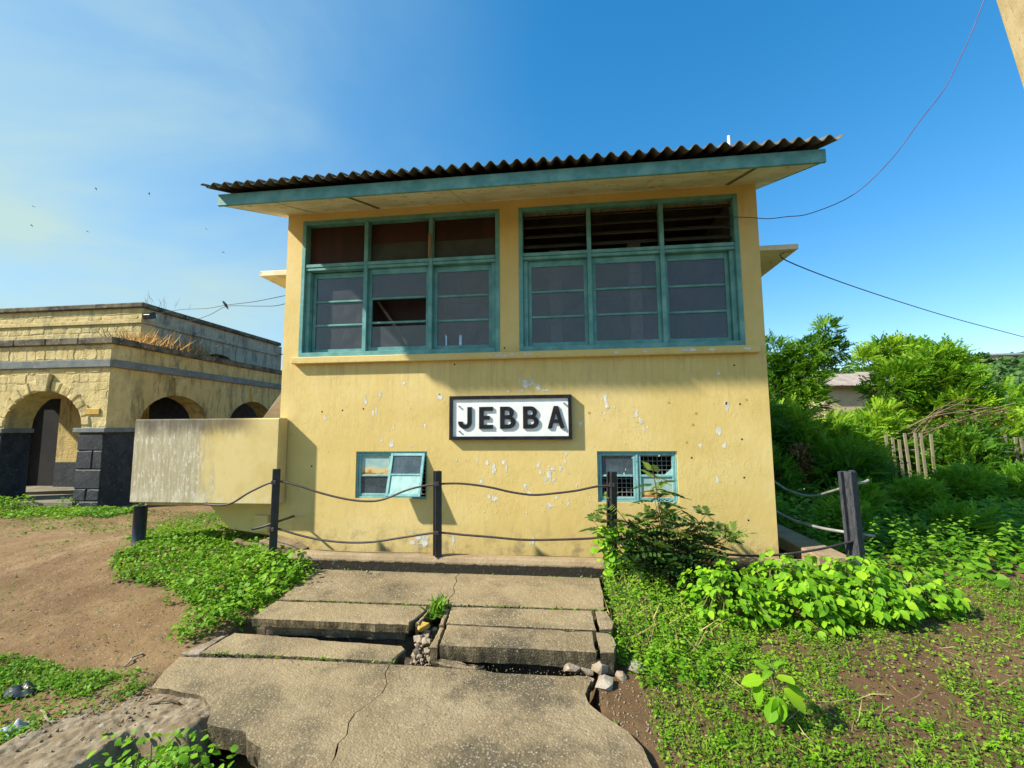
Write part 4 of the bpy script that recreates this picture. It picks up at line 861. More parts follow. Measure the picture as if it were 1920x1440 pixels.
# veranda and the block behind
mk('veranda_floor', MB().box(-11.2, BX-.1, BY+.06, 11.6, -.12, .02), 'veranda_floor', sb, bevel=.01)
mk('veranda_roof', MB().box(-11.2, BX-TH-.002, BY+TH+.002, 11.6, 3.0, 3.1), 'room_ceiling', sb)
UX, UY = -7.48, 5.0
for nm, poly, fn, a, b, m in (('block_front', [(-13, .02), (-10.75, .02), (-10.75, 2.35), (-9.72, 2.35), (-9.72, .02), (UX, .02), (UX, 3.0), (-13, 3.0)], XZ, UY, UY+.4, 'washed_side'),):
    mk(nm, MB().prism(poly, fn, a, b), m, sb)
mk('door_leaf', MB().box(-10.74, -9.73, UY+.15, UY+.2, .03, 2.34), 'dark_room', sb)
mk('dado', MB().box(-9.715, UX+.004, UY-.012, UY-.001, .021, .66), 'black_stone_and_shade', sb)
mk('block_side', MB().box(UX-.4, UX, UY+.401, 10.65, .02, 3.0), 'black_stone_and_shade', sb)  # wall coloured black to paint in the shade behind the side arches
mk('upper_front', MB().box(-13, UX, UY, UY+.4, 3.1, 4.73), 'mortar_wash', sb)
mk('upper_side', MB().prism(arch_poly(UY+.401, 10.66, 3.101, 4.73, [(7.78, .53)], 3.72, .20), YZ, UX-.4, UX), 'grey_side', sb)
mk('upper_back', MB().box(-13, UX, 10.661, 10.9, 3.1, 4.72), 'grey_side', sb); mk('upper_roof', MB().box(-13, UX-.41, UY+.41, 10.65, 4.4, 4.5), 'dark_room', sb)
rubble(-12.0, UX-.005, 3.4, 4.305, UY, None, .12, .2, .2, .5); rubble(-12.0, UX-.005, 4.425, 4.725, UY, None, .12, .18, .2, .5)
mk('string_course', MB().box(-13, UX+.05, UY-.05, UY-.001, 4.31, 4.42), 'washed_stone', sb, bevel=.01); mk('string_course', MB().box(UX+.001, UX+.05, UY, 10.7, 4.31, 4.418), 'grey_side', sb, bevel=.01)
mk('roof_coping', MB().box(-13, UX+.09, UY-.09, UY+.45, 4.731, 4.86), 'dark_coping', sb, bevel=.02); mk('roof_coping', MB().box(UX-.45, UX+.088, UY+.452, 10.75, 4.731, 4.858), 'dark_coping', sb, bevel=.02)
fl_ = thing('flood_lamp', 'small black flood lamp on bracket at the corner of the station roof', 'lamp', (UX+.05, 5.25, 4.55))
mk('bracket', MB().tube([(UX, 5.35, 4.62), (UX+.10, 5.25, 4.66), (UX+.16, 5.12, 4.58)], .022, 6), 'black_paint', fl_); mk('lamp_head', MB().prism([(5.02, 4.42), (5.20, 4.48), (5.16, 4.62), (4.98, 4.54)], YZ, UX+.05, UX+.24), 'black_paint', fl_, bevel=.01); mk('lens', MB().box(UX+.07, UX+.22, 5.205, 5.225, 4.50, 4.60), 'sign_white', fl_)
ib = thing('insulator_bracket', 'insulator bracket at the far end of the station roof', 'bracket', (UX+.05, 10.7, 4.4))
mk('arm', MB().box(UX-.1, UX+.32, 10.77, 10.80, 4.40, 4.43), 'black_paint', ib); mk('insulator', MB().tube([(UX+.27, 10.785, 4.44), (UX+.27, 10.785, 4.50), (UX+.27, 10.785, 4.56), (UX+.27, 10.785, 4.62)], [.04, .07, .04, .06], 8), 'sign_black', ib)

# ------------------------------------------------------------------ wires, pole, birds
def wire(name, P, r, m, lab): return tag(mk(name, MB().tube(crom(P, 5), r, 6), m, at=P[0]), lab, 'wire')
wire('service_wire', [(5.70, -.02, 3.955), (5.85, -.10, 3.90), (6.024, -.15, 3.85), (6.2, -.2, 3.838), (6.431, -.25, 3.838), (6.822, -.35, 3.974), (7.153, -.45, 4.282), (7.43, -.5, 4.66), (7.71, -.55, 5.055), (8.025, -.65, 5.824), (8.2, -.75, 6.6)], .0045, 'wire_purple', 'thin purple wire looping from the right window up to the pole')
wire('overhead_wire', [(6.53, .6, 3.72), (6.554, .62, 3.621), (8.083, 2.1, 3.736), (10.038, 3.6, 3.727), (12.107, 5.1, 3.708), (14.653, 6.6, 3.559), (19, 9, 3.2)], .0075, 'wire_black', 'black overhead wire from the right canopy out over the bushes')
wire('overhead_wire', [(-.02, .28, 3.37), (-1.404, 1.3, 3.599), (-2.771, 2.3, 3.867), (-4.0, 3.2, 4.09), (-5.4, 4.0, 4.33), (-7.35, 5.25, 4.62)], .005, 'wire_black', 'upper of two wires between cabin and station roof')
wire('overhead_wire', [(-.02, .28, 3.28), (-.6, .7, 3.33), (-1.45, 1.3, 3.52), (-2.771, 2.3, 3.840), (-3.9, 3.2, 3.95), (-5.2, 4.2, 4.12), (-7.4, 6.0, 4.55)], .005, 'wire_black', 'lower of two wires between cabin and station roof')
wire('fence_wire', [(8.4, 6.0, 1.18), (11, 6.6, 1.20), (14, 7.2, 1.17), (18, 8, 1.2)], .013, 'wire_black', 'black wire strung low in front of the bushes')
up_ = thing('utility_pole', 'leaning tan concrete utility pole at the upper right corner', 'pole', (8.65, -.75, -.25))
dx, dz = 7.83-7.97, 5.24-4.42
def polepoly(z): 
    xl = 8.24+(4.385-z)*.160; return xl
V = []
for z, w_ in ((-.4, .30), (9.0, .20)):
    xl = polepoly(z); V += [(xl, -.98, z), (xl+w_, -.98, z), (xl+w_, -.98+w_, z), (xl, -.98+w_, z)]
mk('shaft', (V, [(3, 2, 1, 0), (4, 5, 6, 7), (0, 1, 5, 4), (1, 2, 6, 5), (2, 3, 7, 6), (3, 0, 4, 7)]), 'pole_concrete', up_, bevel=.02)
mk('earth_cable', MB().tube([(polepoly(z)+.09+.02*math.sin(z*9)-.05*(z < 4.9), -.995, z) for z in np.linspace(4.0, 5.5, 12)], .007, 6), 'wire_black', up_)
def bird(x, y, z, s, yaw, roll, lab):
    b = thing('bird', lab, 'bird', (x, y, z), 'birds in the sky'); b.rotation_euler = (0, roll, yaw)
    bm = MB().tube([(0, -.5*s, 0), (0, -.3*s, .02*s), (0, 0, .03*s), (0, .35*s, 0), (0, .6*s, 0)], [.02*s, .09*s, .12*s, .06*s, .02*s], 8)
    me = bpy.data.meshes.new('body'); me.from_pydata(bm.v, [], bm.f); link('body', me, 'bird_dark', b)
    for sg_ in (-1, 1):
        me = bpy.data.meshes.new('wing'); me.from_pydata([(0, -.18*s, .02*s), (sg_*.5*s, -.22*s, .16*s), (sg_*1.0*s, .10*s, .04*s), (sg_*.5*s, .06*s, .14*s), (0, .16*s, .02*s), (sg_*.5*s, -.08*s, .18*s)], [], [(0, 1, 5), (1, 2, 5), (2, 3, 5), (3, 4, 5), (4, 0, 5)]); link('wing', me, 'bird_dark', b)
for k, (x, y, z, a, rr) in enumerate([(-40.2, 30, 24.3, 2.2, .5), (-34.5, 30, 23.4, 2.3, .5), (-28.4, 30, 19.6, .3, .9), (-46.9, 30, 23.0, 1.5, .1), (-46.9, 30, 21.1, 2.0, .4), (-26.6, 30, 17.3, 1.4, .1), (-40.7, 30, 20.1, 1.6, .1)]):
    bird(x, y, z, .20, a, rr, ['bird gliding highest at the left in the sky', 'bird tilted in flight, second highest in the sky', 'bird banking steeply nearest the cabin roof', 'bird seen edge-on at the far left', 'bird seen tilted near the left edge', 'lowest bird near the left canopy of the cabin', 'thin bird below the high gliding pair'][k])
pb = thing('perched_bird', 'small dark bird perched on the wires left of the cabin', 'bird', (-2.80, 2.3, 3.87))
mk('body', MB().tube([(-2.86, 2.3, 3.945), (-2.845, 2.3, 3.935), (-2.82, 2.3, 3.905), (-2.79, 2.3, 3.87), (-2.76, 2.3, 3.82), (-2.735, 2.3, 3.785)], [.008, .020, .022, .028, .016, .008], 8), 'bird_dark', pb, smooth=True)

# ------------------------------------------------------------------ plants with leaves one can tell apart
def tmesh(name, T, F):
    me = bpy.data.meshes.new(name); me.from_pydata([tuple(v) for v in T], [], [tuple(int(i) for i in f) for f in F]); me.polygons.foreach_set('use_smooth', [True]*len(me.polygons)); return me
LEAFM = {}
for nm, (T, F), m in (('ovate', bigleaf_t(.34, .28, .07), 'lime_leaf'), ('ovate2', bigleaf_t(.30, .45, .10, .03), 'lime_leaf'), ('roundish', round_t(.48), 'lime_leaf'), ('wide', bigleaf_t(.40, .15, .05), 'lime_leaf')):
    LEAFM[nm] = tmesh('leaf_'+nm, T, F); LEAFM[nm].materials.append(MATS[m])
def leaf_obj(par, me, p, M, s):
    o = bpy.data.objects.new('leaf', me); COL.objects.link(o); o.parent = par; b = wloc(par)
    mw = Matrix(((M[0][0]*s, M[0][1]*s, M[0][2]*s, p[0]-b.x), (M[1][0]*s, M[1][1]*s, M[1][2]*s, p[1]-b.y), (M[2][0]*s, M[2][1]*s, M[2][2]*s, p[2]-b.z), (0, 0, 0, 1))); o.matrix_local = mw
def lime_shrub(cx, cy, rx, ry, h, nodes, s0, s1, lab, inner=560, shapes=('ovate', 'ovate2', 'wide')):
    g0 = float(gz(cx, cy)); sh = thing('lime_shrub', lab, 'shrub', (cx, cy, g0), 'lime green leafy shrubs')
    stems = MB(); n = nodes
    for k in range(n):
        t = random.uniform(0, 2*math.pi); e = math.asin(random.uniform(.05, 1.0)); q = random.uniform(.82, 1.08)
        hz = h*(.75+.5*float(vn(cx*5+math.cos(t)*2.3, cy*5+math.sin(t)*2.3)))
        p = np.array((cx+rx*q*math.cos(e)*math.cos(t), cy+ry*q*math.cos(e)*math.sin(t), g0+.05+hz*q*math.sin(e)))
        o = np.array((math.cos(t), math.sin(t), 0))*.8+np.array((random.gauss(0, .5), random.gauss(0, .5), 0)); o = o/np.linalg.norm(o)
        if k % 3 == 0: stems.tube(crom([(cx+rx*.25*math.cos(t), cy+ry*.25*math.sin(t), g0-.02), (cx+rx*.55*math.cos(t), cy+ry*.55*math.sin(t), g0+hz*.5), tuple(p)], 3), [.008]*3+[.005]*3+[.003], 5)
        for a in (0, random.uniform(55, 80), -random.uniform(55, 80)):
            c, s_ = math.cos(R(a)), math.sin(R(a)); d = np.array((o[0]*c-o[1]*s_, o[0]*s_+o[1]*c, random.uniform(-.75, -.05)))
            up_v = np.array((random.gauss(0, .25)-.25, random.gauss(0, .25)-.25, 1.0)); M = frames(d[None], up_v[None])[0]
            leaf_obj(sh, LEAFM[random.choice(shapes)], p+d*.012, M, random.uniform(s0*.65, s1*1.08)*(1 if a == 0 else .85))
    mk('stems', stems, 'green_stem', sh)
    t = RNG.random(inner)*2*np.pi; e = np.arcsin(RNG.random(inner)); q = RNG.uniform(.45, 1.0, inner)**.7
    P = np.stack([cx+rx*q*np.cos(e)*np.cos(t), cy+ry*q*np.cos(e)*np.sin(t), g0+.02+h*q*np.sin(e)], 1); d = np.stack([np.cos(t), np.sin(t), RNG.uniform(-.8, .2, inner)], 1)
    V, F, ti = scatter(*bigleaf_t(.34, .28, .07), P, frames(d, np.array([[-.2, -.2, 1.]])+RNG.normal(0, .3, (inner, 3))), RNG.uniform(s0*.6, s1, inner), RNG.random(inner)*.85)
    tag(npmesh('inner_foliage', V, F, 'lime_leaf_mass', sh, ti, True), kind='stuff'); return sh
lime_shrub(5.10, -1.02, .40, .40, .36, 100, .048, .075, 'small-leaved lime green shrub right of the dark shrub', 420, ('roundish', 'ovate', 'ovate'))
lime_shrub(5.66, -.98, .44, .46, .42, 100, .055, .095, 'dense lime green shrub in front of the cabin corner')
lime_shrub(6.22, -.90, .42, .42, .40, 100, .055, .10, 'lime green shrub in front of the weathered post')
lime_shrub(6.74, -.78, .36, .32, .27, 80, .05, .095, 'low lime green shrub at the right end of the row', 320)
def few_leaves(name, lab, base, spec, grp=None, stem=.006):
    pl = thing(name, lab, 'plant', base, grp); sm = MB(); tops = max(s[2] for s in spec)
    sm.tube(crom([base, (base[0]+.005, base[1], base[2]+tops*.5), (base[0]-.006, base[1]+.004, base[2]+tops)], 4), stem, 6)
    for az, el, z, off, ln, shp, roll in spec:
        o = np.array((math.cos(R(az)), math.sin(R(az)), 0)); p0 = np.array((base[0], base[1], base[2]+z*.85)); p = np.array((base[0], base[1], base[2]+z))+o*off
        sm.tube([tuple(p0), tuple(p)], .0025, 5); d = o*math.cos(R(el))+np.array((0, 0, math.sin(R(el)))); s_ = np.array((-o[1], o[0], 0)); M = frames(d[None], (np.array((0, 0, 1.))+s_*roll)[None])[0]
        leaf_obj(pl, LEAFM[shp], p, M, ln)
    mk('stem', sm, 'green_stem', pl); return pl
few_leaves('broad_leaf_seedling', 'single bright green broad-leaved seedling on the soil at lower right', (4.84, -2.50, float(gz(4.84, -2.5))),
 [(170, -12, .26, .05, .13, 'wide', .2), (185, -65, .24, .07, .12, 'ovate', .1), (250, -70, .19, .03, .14, 'wide', 0), (268, -72, .20, .04, .145, 'ovate2', 0), (285, -68, .18, .04, .10, 'ovate', .2), (320, -30, .24, .05, .14, 'ovate', -.2), (350, -20, .25, .06, .15, 'ovate', 0), (20, 0, .26, .06, .15, 'ovate2', .1), (90, 20, .27, .03, .10, 'ovate', 0), (130, 25, .30, .02, .10, 'wide', 0), (40, 30, .31, .02, .10, 'ovate', .2), (220, 5, .32, .02, .08, 'ovate2', 0), (300, 10, .30, .02, .11, 'wide', 0), (180, 35, .33, .01, .07, 'ovate', 0), (5, 40, .34, .01, .06, 'ovate', 0), (230, -40, .14, .04, .09, 'wide', .2), (150, -30, .12, .05, .08, 'ovate', 0)])
# creeper with round leaves on the third railing post
cr = thing('round_leaf_creeper', 'creeper with round bright leaves climbing the post beside the dark shrub', 'creeper', (4.1, -.6, -.12))
cs = MB()
for k in range(7):
    x0 = 4.03+random.uniform(-.05, .24); P = [(x0, -.62, -.1), (x0+random.uniform(-.05, .12), -.62, .15), (x0+random.uniform(-.08, .18), -.60, .35), (x0+random.uniform(-.1, .22), -.58, .47)]; cs.tube(crom(P, 4), .003, 5)
    for q in crom(P, 5)[3:]:
        d = np.array((random.gauss(0, .7), -.5+random.gauss(0, .4), -.6+random.gauss(0, .3))); up_v = np.array((random.gauss(-.3, .3), -.7, .7)); M = frames(d[None], up_v[None])[0]
        leaf_obj(cr, LEAFM['roundish'], np.array(q)+np.array((random.gauss(0, .03), random.gauss(0, .02), random.gauss(0, .02))), M, random.uniform(.05, .085))
mk('stems', cs, 'green_stem', cr)
# dark feathery shrub
NEEM = spray_t(5, .50, .085, .55); NEEMW = spray_t(4, .5, .07, .7)
def frond_shrub(name, lab, base, tips, n_per, L0, L1, mat, grp=None, rad=.008):
    pl = thing(name, lab, 'shrub', base, grp); sm = MB(); PP = []; DD = []; TT = []
    for tp in tips:
        b = Vector(base)+Vector((random.uniform(-.1, .1), random.uniform(-.06, .06), 0)); e = Vector(tp); mid = (b+e)/2+Vector((random.gauss(0, .05), random.gauss(0, .04), .05)); C_ = crom([b, mid, e], 8); n = len(C_)
        sm.tube(C_, [rad*(1-.75*i/n) for i in range(n)], 5)
        for i in range(n_per):
            t = .35+.65*(i+random.random())/n_per; q = C_[min(n-1, int(t*(n-1)))]; a = i*2.4+random.uniform(-.5, .5)
            PP.append(q); DD.append((math.cos(a), math.sin(a)*.9, .25+.5*(t > .9))); TT.append(.12+.45*random.random()*(t**2)+(.35 if t > .88 else 0)+(.15 if q.z > .6 else 0))
    P = np.array([tuple(p) for p in PP]); D = np.array(DD); n = len(P)
    V, F, ti = scatter(*NEEM, P, frames(D, np.array([[0, -.2, 1.]])+RNG.normal(0, .25, (n, 3))), RNG.uniform(L0, L1, n), np.array(TT))
    mk('stems', sm, 'bark', pl); npmesh('foliage', V, F, mat, pl, ti); return pl
tips = [(4.55, -.60, 1.05), (4.56, -.61, .98), (4.545, -.6, .85), (4.50, -.58, .58), (4.62, -.6, .66), (4.38, -.6, .52), (4.75, -.6, .55), (4.30, -.62, .40), (4.9, -.55, .42), (4.98, -.6, .52), (5.08, -.55, .60), (5.12, -.62, .45), (5.26, -.6, .36), (5.34, -.55, .42), (4.02, -.55, .62), (3.93, -.52, .50), (4.08, -.55, .75), (4.7, -.75, .40), (4.5, -.8, .35), (4.85, -.8, .3), (4.35, -.75, .25), (4.6, -.9, .18), (4.95, -.7, .2), (4.45, -.65, .48), (4.68, -.62, .5)]
frond_shrub('feathery_shrub', 'dark feathery-leaved shrub against the right lower window', (4.62, -.62, -.15), tips, 12, .14, .24, 'neem_leaf')

# ------------------------------------------------------------------ weeds nobody could count
def poly_mask(x, y, P):
    x = np.asarray(x); y = np.asarray(y); r = np.zeros(x.shape, bool); n = len(P); j = n-1
    for i in range(n):
        xi, yi = P[i]; xj, yj = P[j]; r ^= ((yi > y) != (yj > y)) & (x < (xj-xi)*(y-yi)/(yj-yi+1e-12)+xi); j = i
    return r
def weeds(name, lab, n, box, dens, hgt, s0, s1, mat, T=LEAF, tilt=.5, tbias=0, par=None):
    x = RNG.uniform(box[0], box[1], n); y = RNG.uniform(box[2], box[3], n); k = RNG.random(n) < dens(x, y); x, y = x[k], y[k]; n = len(x); h = hgt(x, y)*RNG.random(n)**.7
    P = np.stack([x, y, gz(x, y)+.004+h], 1); a = RNG.random(n)*2*np.pi; D = np.stack([np.cos(a), np.sin(a), RNG.uniform(-.6, .3, n)], 1)
    S = RNG.uniform(s0, s1, n); ti = np.clip(.35*RNG.random(n)+.65*fbm(x*2.3, y*2.3, 3)+.25*(h/np.maximum(hgt(x, y), .01)-.5)+tbias+RNG.normal(0, .1, n), 0, 1)
    V, F, tt = scatter(T[0], T[1], P, frames(D, np.array([[-.25, -.25, 1.]])+RNG.normal(0, tilt, (n, 3))), S, ti)
    o = npmesh(name, V, F, mat, par, tt); 
    return tag(o, lab, kind='stuff')
LW = [(-3.2, 3.2), (-1.0, .9), (-.05, .05), (-.02, -.38), (.52, -.40), (.90, -.62), (1.06, -1.45), (1.08, -1.65), (.78, -1.72), (.60, -2.02), (.42, -1.92), (.36, -1.55), (-.10, -1.42), (-.35, -1.08), (-1.0, -1.0), (-1.62, -.75), (-1.75, -.25), (-2.2, .1), (-3.0, 1.5)]
def d_lw(x, y): return poly_mask(x+.10*(fbm(x*7, y*7)-.5)*2, y+.14*(fbm(x*7+9, y*7)-.5)*2, LW)*(.45+.55*sst(.30, .5, fbm(x*3, y*3, 3)))*np.where(y > .4, .35, 1)
def h_lw(x, y): return (.05+.09*sst(-.9, .5, x)*sst(-2.1, -1.0, y)*sst(.5, -.2, y)+.06*sst(-2, -.6, x))*(.5+1.0*fbm(x*4, y*4, 3))
weeds('weeds', 'bright green weeds between the bare soil and the left edge of the path', 60000, (-3.2, 1.1, -2.1, 3.2), d_lw, h_lw, .020, .060, 'weed_leaf', LEAF, .75, .06)
weeds('weeds', 'larger lobed weed leaves near the railing post', 420, (.05, 1.0, -1.7, -.35), d_lw, lambda x, y: h_lw(x, y)*1.1+.02, .045, .075, 'weed_leaf', ROUND, .45, .12)
def d_bl(x, y):
    m = poly_mask(x+.2*(fbm(x*5, y*5)-.5), y+.2*(fbm(x*5+3, y*5)-.5), [(-3, -3.6), (-3, -2.35), (-.4, -2.30), (.35, -2.38), (.80, -2.42), (.85, -2.62), (.55, -2.9), (.45, -3.6)]); return m*(.15+.85*sst(.36, .55, fbm(x*3.3, y*3.3, 3)))
weeds('weeds', 'creeping green weeds in the lower left corner', 16000, (-1.6, .9, -3.5, -2.3), d_bl, lambda x, y: .05*(.4+fbm(x*4, y*4, 3)), .016, .036, 'weed_leaf', LEAF, .55, -.05)
def d_sp(x, y): return sst(.52, .66, fbm(x*1.6+4, y*1.6, 3))*.8*(1-poly_mask(x, y, LW))+sst(1.0, 2.4, y)*.5
weeds('weeds', 'thin scattered grass on the soil left of the cabin', 9000, (-6.5, -.3, -.8, 2.7), d_sp, lambda x, y: .03+0*x, .02, .05, 'cover_leaf', LEAF, .5, -.05)
weeds('weeds', 'green weeds along the foot of the station arcade', 7000, (-9, -4.6, 1.7, 2.7), lambda x, y: sst(1.7, 2.3, y+.5*(fbm(x*2, y*2)-.5)), lambda x, y: .06+.22*sst(.5, .75, fbm(x*2.2, y*2.2+5)), .035, .08, 'weed_leaf', LEAF, .5, .08)
# right of the path
def d_rt(x, y):
    keep = 1-inbox(x, y, 0, 4.12, -3.6, -.3, .02); n_ = fbm(x*1.9+2, y*1.9, 4); n2 = fbm(x*7, y*7+3, 2)
    near = np.exp(-((x-4.45)/.55)**2)*sst(-3.2, -2.2, y)*.9; fr = sst(-2.2, -2.9, y)*.6; far = sst(6.2, 7.4, x+.5*y)*.8
    bare = sst(.6, .2, np.abs((x-5.9)*.55+(y+1.95)))*.55
    keep = keep*(1-inbox(x, y, 3.8, 4.12, -2.7, -2.2, .08))
    return np.clip((.42+near+fr+far-bare*.7)*1.0+.9*sst(.44, .62, n_)-.2, .06, 1)*keep*(.35+.65*sst(.35, .55, n2))*(1-inbox(x, y, -.1, 6.3, -.45, 9, .02))
weeds('ground_cover', 'creeping small-leaved ground cover right of the path', 120000, (4.0, 9.5, -3.6, -.2), d_rt, lambda x, y: .012+.035*fbm(x*3, y*3, 3), .011, .027, 'cover_leaf', LEAF, .45, .08)
weeds('ground_cover', 'taller bright weeds along the right edge of the path', 7000, (3.98, 5.1, -2.1, -.45), lambda x, y: np.exp(-((x-4.4)/.38)**2)*sst(-2.2, -1.6, y)*(1-inbox(x, y, 0, 4.0, -3, -.3, .02)), lambda x, y: .05+.16*sst(-2.0, -.9, y)*np.exp(-((x-4.35)/.4)**2), .018, .042, 'weed_leaf', LEAF, .55, .12)
weeds('seedlings', 'scattered yellow-green seedlings on the dark soil at the lower right', 1500, (4.2, 8, -3.4, -1.2), lambda x, y: .15+.6*sst(.5, .65, fbm(x*3+7, y*3, 3)), lambda x, y: .03+.03*RNG.random(x.shape), .022, .045, 'lime_leaf_mass', LEAF, .4, .25)
def d_fld(x, y): return sst(.40, .56, fbm(x*1.1, y*1.1+8, 3))*sst(6.65, 7.0, x)*(1-inbox(x, y, -1, 6.65, -1, 9, .02))*sst(-.9, .0, y-.35*(x-7)+.5*(fbm(x*2, y*2)-.5)+.5)
weeds('weed_field', 'knee-high broad-leaved weeds in the field right of the cabin', 15000, (6.6, 15, -1.2, 5.5), d_fld, lambda x, y: .08+.34*sst(.2, 2.5, y)*(.4+fbm(x*1.3, y*1.3, 3)), .05, .12, 'weed_leaf', bigleaf_t(.34, .3, .08), .45, -.02)
weeds('weed_field', 'small-leaved weeds filling the field towards the bushes', 26000, (6.6, 19, -1.2, 8.5), lambda x, y: sst(6.65, 7.0, x)*sst(-.5, 1.0, y-.3*(x-7)+.8*(fbm(x*2, y*2)-.5)), lambda x, y: .05+.5*sst(1.0, 5.0, y)*(.4+fbm(x*1.0, y*1.0, 3)), .05, .11, 'bush_leaf', LEAF, .5, -.08)
hp = thing('hole_plant', 'fresh green plant growing out of the hole in the front slab', 'plant', (1.5, -3.1, -.5))
n = 420; P = np.stack([RNG.normal(1.50, .17, n), RNG.normal(-3.08, .10, n), RNG.uniform(-.50, -.20, n)], 1); a = RNG.random(n)*6.28; D = np.stack([np.cos(a), np.sin(a), RNG.uniform(-.5, .3, n)], 1)
V, F, ti = scatter(*bigleaf_t(.36, .2, .06), P, frames(D, np.array([[-.3, -.3, 1.]])+RNG.normal(0, .3, (n, 3))), RNG.uniform(.03, .055, n), RNG.uniform(.2, .9, n)); npmesh('foliage', V, F, 'lime_leaf_mass', hp, ti, True)
hs = MB()
for k in range(14): x_, y_ = random.gauss(1.5, .1), random.gauss(-3.1, .06); hs.tube(crom([(x_, y_, -.62), (x_+random.gauss(0, .04), y_, -.4), (x_+random.gauss(0, .16), y_+random.gauss(.05, .06), random.uniform(-.28, -.16))], 4), .003, 5)
mk('stems', hs, 'green_stem', hp)
gt = thing('gap_tuft', 'small grass tuft sprouting between the two middle slabs', 'grass', (2.55, -1.5, -.1))
n = 240; P = np.stack([RNG.normal(2.55, .025, n), RNG.normal(-1.50, .06, n), RNG.uniform(-.12, -.03, n)], 1); a = RNG.random(n)*6.28; D = np.stack([np.cos(a)*.6, np.sin(a)*.6, RNG.uniform(.2, 1.2, n)], 1)
V, F, ti = scatter(*leaf_t(.10, .2, .02), P, frames(D, RNG.normal(0, .5, (n, 3))+np.array([[0, 0, .4]])), RNG.uniform(.03, .10, n), RNG.random(n)); npmesh('blades', V, F, 'weed_leaf', gt, ti)
# dry stalks
def straws(name, lab, pts, L0, L1, mat, w=.012, up=.9, lean=(0, 0)):
    n = len(pts); a = RNG.random(n)*6.28; D = np.stack([np.cos(a)*.6+lean[0], np.sin(a)*.6+lean[1], np.full(n, up)*RNG.uniform(.3, 1.3, n)], 1)
    V, F, ti = scatter(*leaf_t(w, .25, .0), pts, frames(D, RNG.normal(0, 1, (n, 3))), RNG.uniform(L0, L1, n), RNG.random(n)); return tag(npmesh(name, V, F, mat, None, ti), lab, kind='stuff')
n = 260; x = RNG.normal(4.28, .20, n); y = RNG.uniform(-1.9, -.6, n); straws('dry_stalks', 'dry straw stalks among the weeds beside the path', np.stack([x, y, gz(x, y)], 1)[x > 4.0], .12, .34, 'straw', .009)
n = 170; x = RNG.uniform(4.1, 8.0, n); y = RNG.uniform(-3.3, -1.2, n); straws('dry_stalks', 'dry stalks and twigs scattered on the soil at the lower right', np.stack([x, y, gz(x, y)+.01], 1), .08, .28, 'straw', .010, .18)
n = 60; x = RNG.uniform(-1.2, .9, n); y = RNG.uniform(-3.2, -1.9, n); straws('dry_stalks', 'dry grass bits on the bare soil left of the path', np.stack([x, y, gz(x, y)+.01], 1), .04, .14, 'brown_leaf', .02, .1)
n = 1100; y = RNG.uniform(4.0, 6.4, n); x = RNG.uniform(-7.45, -6.5, n); straws('dry_grass', 'tall dry orange grass on the station veranda roof', np.stack([x, y, 3.1+0*x], 1), .45, 1.05, 'dry_orange', .008, 2.0)
n = 16; straws('dry_grass', 'thin dry grass on top of the station roof coping', np.stack([RNG.uniform(-7.9, -7.0, n), RNG.uniform(5, 6, n), np.full(n, 4.85)], 1)[:n], .25, .45, 'brown_leaf', .012, 2.5)

# ------------------------------------------------------------------ bushes and trees beyond the cabin
def clump_leaves(clumps, n_per, L0, L1, T, seed, up=.35, shell=.45):
    tb = random.uniform(-.14, .10)
    PP = []; DD = []; TT = []
    for (cx, cy, cz, r, *sq) in clumps:
        k = int(n_per*r*r*4); d = rdir(k); q = RNG.uniform(shell, 1, k)**.5; lump = .62+.5*fbm(d[:, 0]*2+cx*3, d[:, 1]*2+d[:, 2]*3+cy, 2); sz = sq[0] if sq else .8
        PP.append(np.array((cx, cy, cz))+d*(r*q*lump)[:, None]*np.array((1, 1, sz))); DD.append(d*.7+RNG.normal(0, .4, (k, 3))+np.array((0, 0, up)))
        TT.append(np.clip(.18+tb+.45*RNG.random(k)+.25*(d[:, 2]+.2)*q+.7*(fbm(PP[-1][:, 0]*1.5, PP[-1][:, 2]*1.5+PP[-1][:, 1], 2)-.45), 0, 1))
    P = np.concatenate(PP); D = np.concatenate(DD); t = np.concatenate(TT); n = len(P)
    return scatter(T[0], T[1], P, frames(D, np.array([[-.2, -.2, 1.]])+RNG.normal(0, .65, (n, 3))), RNG.uniform(L0, L1, n), t)
def tree(name, lab, cat, base, clumps, n_per, L0, L1, mat, grp=None, T=None, trunk=.09, limb=True, **k):
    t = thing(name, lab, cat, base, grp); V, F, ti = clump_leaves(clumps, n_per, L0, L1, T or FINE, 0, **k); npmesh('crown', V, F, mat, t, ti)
    top = max(clumps, key=lambda c: c[2]); mb = MB(); b = Vector(base); hub = Vector((sum(c[0] for c in clumps)/len(clumps), sum(c[1] for c in clumps)/len(clumps), b.z+(top[2]-b.z)*.45))
    mb.tube(crom([b-Vector((0, 0, .1)), (b+hub)/2+Vector((.05, 0, 0)), hub], 4), [trunk*(1-.4*i/8) for i in range(9)], 8); mk('trunk', mb, 'bark', t, smooth=True)
    if limb:
        for c in clumps:
            e = Vector(c[:3]); mk('limb', MB().tube(crom([hub, (hub+e)/2+Vector((0, 0, -.1)), e+Vector((0, 0, c[3]*.5))], 3), [trunk*.5, trunk*.45, trunk*.4, trunk*.33, trunk*.26, trunk*.2, trunk*.1], 5), 'bark', t)
    return t
G_ = 'trees and tall bushes behind the cabin'
